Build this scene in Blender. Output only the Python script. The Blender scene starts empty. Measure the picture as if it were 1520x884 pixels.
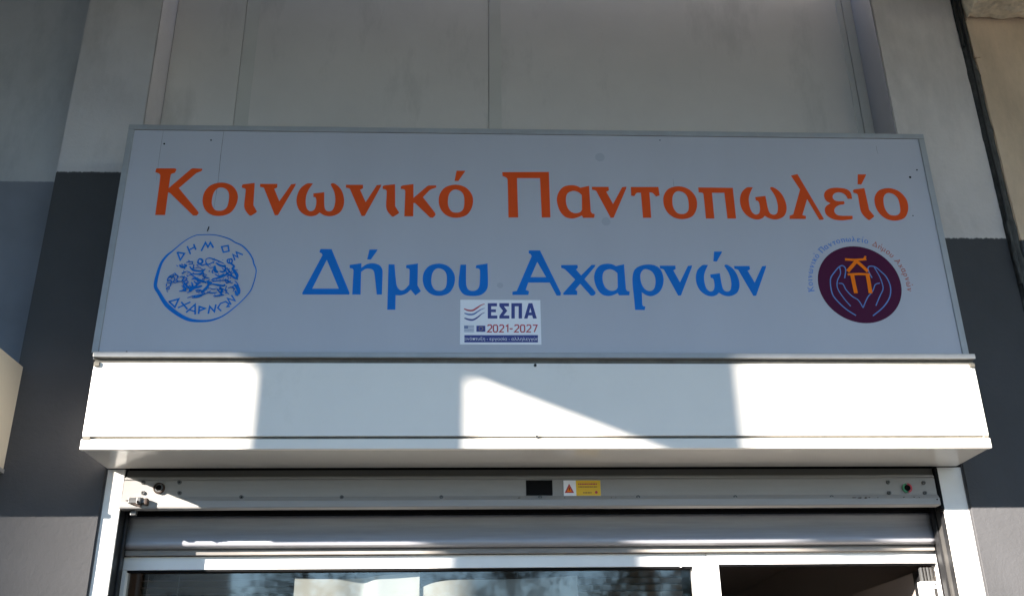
import bpy, bmesh, math, random
from mathutils import Vector, Matrix, noise
from mathutils.geometry import tessellate_polygon
R = math.radians
sc = bpy.context.scene
col = sc.collection
rnd = random.Random(7)

# ---------------------------------------------------------------- camera
cam_d = bpy.data.cameras.new('camera'); cam_d.lens = 35.0; cam_d.sensor_width = 36.0
cam_d.clip_start = 0.05; cam_d.clip_end = 2000
cam = bpy.data.objects.new('camera', cam_d); col.objects.link(cam); sc.camera = cam
pit, yaw, rol = R(23.5527), R(-2.7394), R(-0.8212)
cam.matrix_world = Matrix.Translation((-0.1023, -3.78, 1.6)) @ Matrix.Rotation(yaw, 4, 'Z') @ Matrix.Rotation(R(90) + pit, 4, 'X') @ Matrix.Rotation(rol, 4, 'Z')

# ---------------------------------------------------------------- sky, sun, exposure
SUN = Vector((-1.42, -1.0, 0.575)).normalized()          # towards the sun
elev = math.asin(SUN.z); azim = math.atan2(SUN.x, SUN.y)
w = bpy.data.worlds.new('World'); sc.world = w; w.use_nodes = True
nt = w.node_tree; bg = nt.nodes['Background']
sky = nt.nodes.new('ShaderNodeTexSky'); sky.sky_type = 'NISHITA'; sky.sun_disc = False
sky.sun_elevation = elev; sky.sun_rotation = azim; sky.air_density = 1.0; sky.dust_density = 0.1; sky.ozone_density = 3.0
nt.links.new(sky.outputs[0], bg.inputs[0]); bg.inputs[1].default_value = 0.060
sd = bpy.data.lights.new('sun', 'SUN'); sd.energy = 3.6; sd.angle = R(0.7); sd.color = (1.0, 0.925, 0.83)
sun = bpy.data.objects.new('sun', sd); col.objects.link(sun); sun.location = (-30, -20, 20)
sun.rotation_euler = (-SUN).to_track_quat('-Z', 'Y').to_euler()
sc.view_settings.view_transform = 'Standard'; sc.view_settings.look = 'None'
sc.view_settings.exposure = 3.17; sc.view_settings.gamma = 1.0; sc.view_settings.use_curve_mapping = False

# ---------------------------------------------------------------- materials
def mat(name, color, rough=.6, metal=0.0, spec=.5, bump=0, bscale=60, var=0, vscale=3, stretch=None, coat=0, dirt=None):
    m = bpy.data.materials.new(name); m.use_nodes = True
    n = m.node_tree.nodes; l = m.node_tree.links; b = n['Principled BSDF']
    b.inputs['Roughness'].default_value = rough; b.inputs['Metallic'].default_value = metal
    b.inputs['Specular IOR Level'].default_value = spec
    b.inputs['Base Color'].default_value = (*color, 1)
    if coat: b.inputs['Coat Weight'].default_value = coat; b.inputs['Coat Roughness'].default_value = .15
    g = n.new('ShaderNodeNewGeometry'); mp = n.new('ShaderNodeMapping'); l.new(g.outputs['Position'], mp.inputs['Vector'])
    if stretch: mp.inputs['Scale'].default_value = stretch
    if var:
        t = n.new('ShaderNodeTexNoise'); t.inputs['Scale'].default_value = vscale; t.inputs['Detail'].default_value = 6; t.inputs['Roughness'].default_value = .6
        l.new(mp.outputs[0], t.inputs['Vector'])
        r = n.new('ShaderNodeMapRange'); r.inputs[1].default_value = .3; r.inputs[2].default_value = .7
        r.inputs[3].default_value = 1 - var; r.inputs[4].default_value = 1 + var
        l.new(t.outputs['Fac'], r.inputs[0])
        mx = n.new('ShaderNodeVectorMath'); mx.operation = 'SCALE'; mx.inputs[0].default_value = color
        l.new(r.outputs[0], mx.inputs['Scale'])
        out = mx.outputs[0]
        if dirt:
            dcol, lo, hi, dsc, dst = dirt
            mp2 = n.new('ShaderNodeMapping'); l.new(g.outputs['Position'], mp2.inputs['Vector']); mp2.inputs['Scale'].default_value = dst
            t2 = n.new('ShaderNodeTexNoise'); t2.inputs['Scale'].default_value = dsc; t2.inputs['Detail'].default_value = 8; t2.inputs['Roughness'].default_value = .7
            l.new(mp2.outputs[0], t2.inputs['Vector'])
            r2 = n.new('ShaderNodeMapRange'); r2.inputs[1].default_value = lo; r2.inputs[2].default_value = hi; l.new(t2.outputs['Fac'], r2.inputs[0])
            mm = n.new('ShaderNodeMix'); mm.data_type = 'RGBA'; l.new(r2.outputs[0], mm.inputs[0]); l.new(out, mm.inputs[6]); mm.inputs[7].default_value = (*dcol, 1)
            out = mm.outputs[2]
        l.new(out, b.inputs['Base Color'])
    if bump:
        t = n.new('ShaderNodeTexNoise'); t.inputs['Scale'].default_value = bscale; t.inputs['Detail'].default_value = 8; t.inputs['Roughness'].default_value = .65
        l.new(g.outputs['Position'], t.inputs['Vector'])
        bp = n.new('ShaderNodeBump'); bp.inputs['Strength'].default_value = bump; bp.inputs['Distance'].default_value = .004
        l.new(t.outputs['Fac'], bp.inputs['Height']); l.new(bp.outputs[0], b.inputs['Normal'])
    return m

def two_tone(name, top, low, zline, rag=.01, slope=0.0, rough=.85, lowrough=.8, bump=.5):
    """plaster wall, painted with a dark coat up to a brushed line at height zline"""
    m = mat(name, top, rough, bump=bump, bscale=45, var=.10, vscale=2.2, dirt=(tuple(c * .62 for c in top), .48, .80, 2.4, (1, 1, .35)))
    n = m.node_tree.nodes; l = m.node_tree.links; b = n['Principled BSDF']
    src = b.inputs['Base Color'].links[0].from_socket
    g = n.new('ShaderNodeNewGeometry'); s = n.new('ShaderNodeSeparateXYZ'); l.new(g.outputs['Position'], s.inputs[0])
    mp = n.new('ShaderNodeMapping'); mp.inputs['Scale'].default_value = (1, 1, .35); l.new(g.outputs['Position'], mp.inputs['Vector'])
    t = n.new('ShaderNodeTexNoise'); t.inputs['Scale'].default_value = 70; t.inputs['Detail'].default_value = 4; l.new(mp.outputs[0], t.inputs['Vector'])
    a = n.new('ShaderNodeMath'); a.operation = 'MULTIPLY_ADD'; l.new(t.outputs['Fac'], a.inputs[0]); a.inputs[1].default_value = rag * 3; l.new(s.outputs['Z'], a.inputs[2])
    c = n.new('ShaderNodeMath'); c.operation = 'MULTIPLY_ADD'; l.new(s.outputs['X'], c.inputs[0]); c.inputs[1].default_value = slope; l.new(a.outputs[0], c.inputs[2])
    r = n.new('ShaderNodeMapRange'); z0 = zline + rag * 1.5; r.inputs[1].default_value = z0 - .003; r.inputs[2].default_value = z0 + .003; l.new(c.outputs[0], r.inputs[0])
    t2 = n.new('ShaderNodeTexNoise'); t2.inputs['Scale'].default_value = 3.5; t2.inputs['Detail'].default_value = 6; l.new(g.outputs['Position'], t2.inputs['Vector'])
    r2 = n.new('ShaderNodeMapRange'); r2.inputs[1].default_value = .3; r2.inputs[2].default_value = .7; r2.inputs[3].default_value = .88; r2.inputs[4].default_value = 1.12; l.new(t2.outputs['Fac'], r2.inputs[0])
    sv = n.new('ShaderNodeVectorMath'); sv.operation = 'SCALE'; sv.inputs[0].default_value = low; l.new(r2.outputs[0], sv.inputs['Scale'])
    mx = n.new('ShaderNodeMix'); mx.data_type = 'RGBA'; l.new(r.outputs[0], mx.inputs[0]); l.new(sv.outputs[0], mx.inputs[6]); l.new(src, mx.inputs[7])
    l.new(mx.outputs[2], b.inputs['Base Color'])
    rr = n.new('ShaderNodeMapRange'); rr.inputs[3].default_value = lowrough; rr.inputs[4].default_value = rough; l.new(r.outputs[0], rr.inputs[0]); l.new(rr.outputs[0], b.inputs['Roughness'])
    return m

DARK = (.055, .0545, .058)
M = dict(
 pil_l=two_tone('painted_plaster_left', (.54, .51, .51), DARK, 3.831, .006),
 pil_r=two_tone('painted_plaster_right', (.66, .60, .57), DARK, 3.544, .006),
 wall_l=two_tone('painted_plaster_far_left', (.42, .42, .43), (.17, .18, .21), 3.85, .002),
 wall_b=two_tone('painted_plaster_beige', (.68, .51, .36), DARK, 3.535, .006),
 board=mat('painted_board', (.64, .60, .575), .7, bump=.3, bscale=14, var=.06, vscale=1.6, dirt=((.40, .38, .36), .54, .82, 1.5, (1.6, 1, .5))),
 strip=mat('painted_strip', (.57, .55, .52), .7, var=.05, vscale=3),
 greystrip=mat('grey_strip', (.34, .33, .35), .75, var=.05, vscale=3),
 conc=mat('rough_concrete', (.76, .66, .50), .95, bump=1.0, bscale=22, var=.35, vscale=14),
 slab=mat('slab_concrete', (.36, .35, .33), .9, bump=.6, bscale=12, var=.15, vscale=1.5),
 white=mat('white_enamel', (.80, .76, .70), .34, spec=.5, bump=.25, bscale=1.5, var=.02, vscale=5, dirt=((.60, .57, .50), .62, .95, 2.5, (1, 1, .8))),
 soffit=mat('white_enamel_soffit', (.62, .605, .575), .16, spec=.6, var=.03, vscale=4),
 pvc=mat('white_lacquered_aluminium', (.80, .79, .77), .3, var=.03, vscale=9),
 jamb=mat('white_painted_jamb', (.78, .76, .73), .6, bump=.3, bscale=40, var=.04, vscale=12),
 cream=mat('cream_enamel', (.62, .56, .46), .5, var=.03),
 alu=mat('anodised_frame', (.34, .34, .34), .45, metal=.3, var=.08, vscale=12, stretch=(1, 1, 1)),
 stain=mat('drip_stain', (.24, .23, .23), .6, var=.3, vscale=30), stain2=mat('faint_scuff', (.385, .39, .44), .4),
 face=mat('silver_sign_face', (.455, .455, .50), .34, bump=.25, bscale=1.8, spec=.5, var=.03, vscale=4, stretch=(1, 1, .3), dirt=((.20, .19, .17), .70, .84, 9, (1, 1, .08))),
 groove=mat('dark_groove_and_shade', (.13, .12, .10), .8, var=.3, vscale=20),  # dark joints, and the painted shade under the sign rail
 house=mat('grey_lacquered_housing', (.29, .28, .27), .5, metal=0, var=.05, vscale=6, stretch=(1, 1, 6)),
 curtain=mat('brushed_slat', (.36, .36, .39), .42, metal=.15, var=.1, vscale=10, stretch=(.4, 1, 8)),
 seal=mat('grey_seal', (.24, .22, .20), .6, var=.25, vscale=14, stretch=(.4, 1, 3)),
 gap=mat('gap_shade_tone', (.10, .095, .085), .6),  # colour of the shade in the slot above the housing
 guide=mat('dark_guide_metal', (.03, .03, .032), .4, metal=.6, var=.15, vscale=20),
 guide2=mat('bare_guide_metal', (.12, .115, .11), .4, metal=.7, var=.15, vscale=20),
 black=mat('black_rubber_and_shade', (.006, .006, .007), .7, spec=.1),  # black parts, and the painted dark inside the shutter
 orange=mat('orange_vinyl', (.72, .075, .003), .5, spec=.2, var=.06, vscale=6),
 blue=mat('blue_vinyl', (.0002, .165, .60), .5, spec=.2, var=.06, vscale=6),
 purple=mat('purple_vinyl', (.075, .009, .04), .5, spec=.1),
 lblue=mat('light_blue_print', (.10, .22, .55), .4),
 lbrown=mat('reddish_print', (.42, .13, .09), .4),
 lorange=mat('bright_orange_print', (.95, .20, .008), .5, spec=.1),
 paper=mat('sticker_white', (.86, .86, .90), .4),
 navy=mat('navy_print', (.02, .03, .22), .4),
 red=mat('red_print', (.45, .03, .05), .4),
 mblue=mat('mid_blue_print', (.04, .12, .38), .4),
 fgrey=mat('grey_blue_print', (.16, .2, .36), .4),
 yellow=mat('yellow_print', (.80, .50, .01), .45),
 brown=mat('brown_print', (.28, .10, .02), .5),
 steel=mat('screw_steel', (.10, .10, .10), .45, metal=.5),
 hole=mat('dark_hole', (.004, .003, .003), .8, spec=.1),
 green=mat('green_enamel', (.03, .22, .10), .5),
 rust=mat('rusty_brown', (.035, .02, .014), .8, var=.3, vscale=60),
 blind=mat('dark_blind', (.16, .125, .09), .45, var=.1, vscale=10),
 blindl=mat('blind_edge', (.30, .28, .25), .4),
 poster=mat('poster_paper', (.80, .81, .77), .55, var=.02),
 ink=mat('grey_ink', (.10, .11, .13), .6),
 inter=mat('room_paint', (.34, .29, .26), .8),
 interf=mat('room_floor', (.12, .11, .10), .5),
 foam=mat('dirty_sealant', (.06, .06, .058), .9, bump=.8, bscale=40, var=.5, vscale=18),
 cable=mat('black_cable', (.02, .02, .02), .5),
 bark=mat('bark', (.10, .075, .05), .9, bump=.8, bscale=15, var=.3, vscale=6),
 leaf=mat('leaf', (.03, .05, .018), .6, var=.4, vscale=1.2),
 leaf2=mat('olive_leaf', (.045, .055, .03), .6, var=.4, vscale=1.2),
 asphalt=mat('asphalt', (.055, .055, .057), .9, bump=.5, bscale=60, var=.2, vscale=1),
 paving=mat('paving', (.054, .050, .044), .85, bump=.3, bscale=30, var=.12, vscale=2),
 earth=mat('earth', (.09, .085, .06), .95, var=.25, vscale=.2),
 line=mat('road_marking', (.75, .75, .72), .7, var=.1),
 bplaster=mat('far_plaster', (.50, .46, .40), .85, var=.06, vscale=.6),
 bwin=mat('far_glass', (.03, .035, .04), .15),
 shut=mat('far_shutter', (.25, .2, .15), .6),
)
def glass(name, tint, refl):
    m = bpy.data.materials.new(name); m.use_nodes = True; n = m.node_tree.nodes; l = m.node_tree.links
    n.remove(n['Principled BSDF']); o = n['Material Output']
    t = n.new('ShaderNodeBsdfTransparent'); t.inputs[0].default_value = (*tint, 1)
    g = n.new('ShaderNodeBsdfGlossy'); g.inputs['Roughness'].default_value = .035
    lw = n.new('ShaderNodeLayerWeight'); lw.inputs['Blend'].default_value = .5; pw = n.new('ShaderNodeMath'); pw.operation = 'POWER'; l.new(lw.outputs['Facing'], pw.inputs[0]); pw.inputs[1].default_value = 3.5
    f = n.new('ShaderNodeMath'); f.operation = 'MULTIPLY_ADD'; l.new(pw.outputs[0], f.inputs[0]); f.inputs[1].default_value = 1 - refl; f.inputs[2].default_value = refl; x = n.new('ShaderNodeMixShader')
    tn = n.new('ShaderNodeTexNoise'); tn.inputs['Scale'].default_value = 1.6; ge = n.new('ShaderNodeNewGeometry'); l.new(ge.outputs['Position'], tn.inputs['Vector'])
    bp = n.new('ShaderNodeBump'); bp.inputs['Strength'].default_value = .25; bp.inputs['Distance'].default_value = .004; l.new(tn.outputs['Fac'], bp.inputs['Height']); l.new(bp.outputs[0], g.inputs['Normal'])
    l.new(f.outputs[0], x.inputs[0]); l.new(t.outputs[0], x.inputs[1]); l.new(g.outputs[0], x.inputs[2]); l.new(x.outputs[0], o.inputs[0])
    return m
M['glass'] = glass('window_glass', (.44, .445, .435), .12)

# ---------------------------------------------------------------- helpers
def wloc(p):
    v = Vector((0, 0, 0))
    while p is not None: v += Vector(p.get('_b', (0, 0, 0))); p = p.parent
    return v
def link(name, me, m, parent=None, label=None, kind=None):
    o = bpy.data.objects.new(name, me); col.objects.link(o)
    if m is not None and len(me.materials) == 0: me.materials.append(M[m])
    if parent is not None: o.parent = parent
    if label: o['label'] = label
    if kind: o['kind'] = kind
    return o
BASE = {}
def base_of(p):
    while p is not None:
        if p.name in BASE: return Vector(BASE[p.name])
        p = p.parent
    return Vector((0, 0, 0))
def mesh(name, V, F, m, parent=None, label=None, kind=None, smooth=False):
    b = base_of(parent)
    me = bpy.data.meshes.new(name); me.from_pydata([Vector(v) - b for v in V], [], F); me.update()
    if smooth:
        for p in me.polygons: p.use_smooth = True
    return link(name, me, m, parent, label, kind)
def thing(name, label, cat, loc, group=None):
    o = bpy.data.objects.new(name, None); col.objects.link(o); o.location = loc; BASE[o.name] = tuple(loc)
    o.empty_display_size = .1; o['label'] = label; o['category'] = cat
    if group: o['group'] = group
    return o
def bm_done(name, bm, m, parent, label=None, kind=None, smooth=False):
    b = base_of(parent); bmesh.ops.translate(bm, verts=bm.verts, vec=-b)
    bmesh.ops.recalc_face_normals(bm, faces=bm.faces)
    me = bpy.data.meshes.new(name); bm.to_mesh(me); bm.free()
    if smooth:
        for p in me.polygons: p.use_smooth = True
    return link(name, me, m, parent, label, kind)
def bm_box(bm, x0, x1, y0, y1, z0, z1):
    r = bmesh.ops.create_cube(bm, size=1)
    for v in r['verts']:
        v.co = Vector(((x0 + x1) / 2 + v.co.x * (x1 - x0), (y0 + y1) / 2 + v.co.y * (y1 - y0), (z0 + z1) / 2 + v.co.z * (z1 - z0)))
    return r['verts']
def box(name, x0, x1, y0, y1, z0, z1, m, parent=None, bev=.0015, label=None, kind=None):
    bm = bmesh.new(); bm_box(bm, x0, x1, y0, y1, z0, z1)
    if bev: bmesh.ops.bevel(bm, geom=bm.edges[:], offset=bev, segments=2, profile=.6, affect='EDGES')
    return bm_done(name, bm, m, parent, label, kind)
def prism_xz(name, poly, y0, y1, m, parent=None, label=None, kind=None, bev=0):
    n = len(poly); bm = bmesh.new()
    a = [bm.verts.new((x, y0, z)) for x, z in poly]; b = [bm.verts.new((x, y1, z)) for x, z in poly]
    bm.faces.new(a); bm.faces.new(b[::-1])
    for i in range(n): bm.faces.new((a[i], b[i], b[(i + 1) % n], a[(i + 1) % n]))
    if bev: bmesh.ops.bevel(bm, geom=bm.edges[:], offset=bev, segments=2, affect='EDGES')
    return bm_done(name, bm, m, parent, label, kind)
def profile_x(name, prof, x0, x1, m, parent=None, nseg=40, wob=0, label=None, closed=True):
    """extrude a (y,z) profile along X, optionally slightly uneven"""
    V = []; F = []; n = len(prof)
    for i in range(nseg + 1):
        x = x0 + (x1 - x0) * i / nseg
        for k, (y, z) in enumerate(prof):
            d = wob * noise.noise(Vector((x * 1.3, k * .7, 3.1))) if wob else 0
            V.append((x, y + d * .5, z + d))
    for i in range(nseg):
        for k in range(n if closed else n - 1):
            a = i * n + k; b = i * n + (k + 1) % n
            F.append((a, b, b + n, a + n))
    if closed: F.append(tuple(range(n))[::-1]); F.append(tuple(nseg * n + k for k in range(n)))
    return mesh(name, V, F, m, parent, label)
def disc_y(name, x, y0, y1, z, r, m, parent, r2=None, seg=20, hole=0, label=None, a0=0, a1=360):
    """short cylinder / ring with its axis along Y, front at y0"""
    V = []; F = []; full = abs(a1 - a0) >= 360; k = seg if full else seg + 1
    for i in range(k):
        a = R(a0 + (a1 - a0) * i / seg); c, s = math.cos(a), math.sin(a)
        V += [(x + hole * c, y0, z + hole * s), (x + (r2 or r) * c, y0, z + (r2 or r) * s), (x + r * c, y1, z + r * s), (x + hole * c, y1, z + hole * s)]
    for i in range(seg):
        j = (i + 1) % k
        for q in range(4):
            F.append((i * 4 + q, i * 4 + (q + 1) % 4, j * 4 + (q + 1) % 4, j * 4 + q))
    return mesh(name, V, F, m, parent, label)

# flat cut-outs (vinyl letters, printing): outline loops in (x,z) metres -> thin solid sheet
def cut_mesh(name, loops, thick, m, y=0.0):
    pts = [[Vector((p[0], p[1], 0)) for p in lp] for lp in loops]
    flat = [p for lp in pts for p in lp]
    tris = tessellate_polygon(pts)
    n = len(flat); V = [(p.x, y, p.y) for p in flat] + [(p.x, y + thick, p.y) for p in flat]
    F = [tuple(t) for t in tris]; o = 0
    for lp in pts:
        k = len(lp)
        for i in range(k): F.append((o + i, o + (i + 1) % k, n + o + (i + 1) % k, n + o + i))
        o += k
    me = bpy.data.meshes.new(name); bm = bmesh.new(); vs = [bm.verts.new(v) for v in V]
    for f in F:
        try: bm.faces.new([vs[i] for i in f])
        except ValueError: pass
    for f in bm.faces:
        if abs(f.normal.y) > .9: pass
    bmesh.ops.recalc_face_normals(bm, faces=bm.faces)
    bm.to_mesh(me); bm.free(); me.materials.append(M[m])
    for p in me.polygons: p.use_smooth = False
    return me
def cut(name, loops, y, m, parent, label=None, thick=.0006):
    b = base_of(parent)
    me = cut_mesh(name, [[(x - b.x, z - b.z) for x, z in lp] for lp in loops], thick, m, y - b.y)
    return link(name, me, None, parent, label)
def stroke_loops(st, closed=False):
    """variable-width polyline (x, z, width in 0.1 mm) -> triangles"""
    P = [(a / 1e4, b / 1e4, c / 1e4) for a, b, c in st]
    # resample with catmull-rom for soft curves
    Q = []
    for i in range(len(P) - 1):
        p0 = P[max(i - 1, 0)]; p1 = P[i]; p2 = P[i + 1]; p3 = P[min(i + 2, len(P) - 1)]
        for k in range(4):
            t = k / 4
            Q.append(tuple(.5 * ((2 * p1[j]) + (-p0[j] + p2[j]) * t + (2 * p0[j] - 5 * p1[j] + 4 * p2[j] - p3[j]) * t * t + (-p0[j] + 3 * p1[j] - 3 * p2[j] + p3[j]) * t ** 3) for j in range(3)))
    Q.append(P[-1]); return Q
def strokes(name, sts, y, m, parent, label=None, sharp=False, taper=False, kind=None):
    V = []; F = []
    for si, st in enumerate(sts):
        Q = [(a / 1e4, b / 1e4, c / 1e4) for a, b, c in st] if sharp else stroke_loops(st)
        yy = y - si * .00004; o = len(V); n = len(Q); closed = math.hypot(Q[0][0] - Q[-1][0], Q[0][1] - Q[-1][1]) < .0012
        if closed: Q = Q[:-1]; n -= 1
        for i, (x, z, wd) in enumerate(Q):
            if closed: a = Q[i - 1]; b = Q[(i + 1) % n]
            else: a = Q[max(i - 1, 0)]; b = Q[min(i + 1, n - 1)]
            if sharp:
                d1 = Vector((x - a[0], z - a[1])); d2 = Vector((b[0] - x, b[1] - z))
                d1 = d1.normalized() if d1.length > 1e-7 else d2.normalized(); d2 = d2.normalized() if d2.length > 1e-7 else d1
                d = (d1 + d2); d = d.normalized() if d.length > .2 else d1
                k = 1 / max(.45, abs(d.dot(d1)))
            else:
                d = Vector((b[0] - a[0], b[1] - a[1])); d = d.normalized() if d.length > 1e-9 else Vector((1, 0)); k = 1
            h = wd / 2 * k
            if taper and not closed: h *= .45 + .55 * math.sin(math.pi * (i + .6) / (n + .2))
            V += [(x - d.y * h, yy, z + d.x * h), (x + d.y * h, yy, z - d.x * h)]
        for i in range(n if closed else n - 1):
            j = (i + 1) % n; F.append((o + 2 * i, o + 2 * i + 1, o + 2 * j + 1, o + 2 * j))
    return mesh(name, V, F, m, parent, label, kind)

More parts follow.
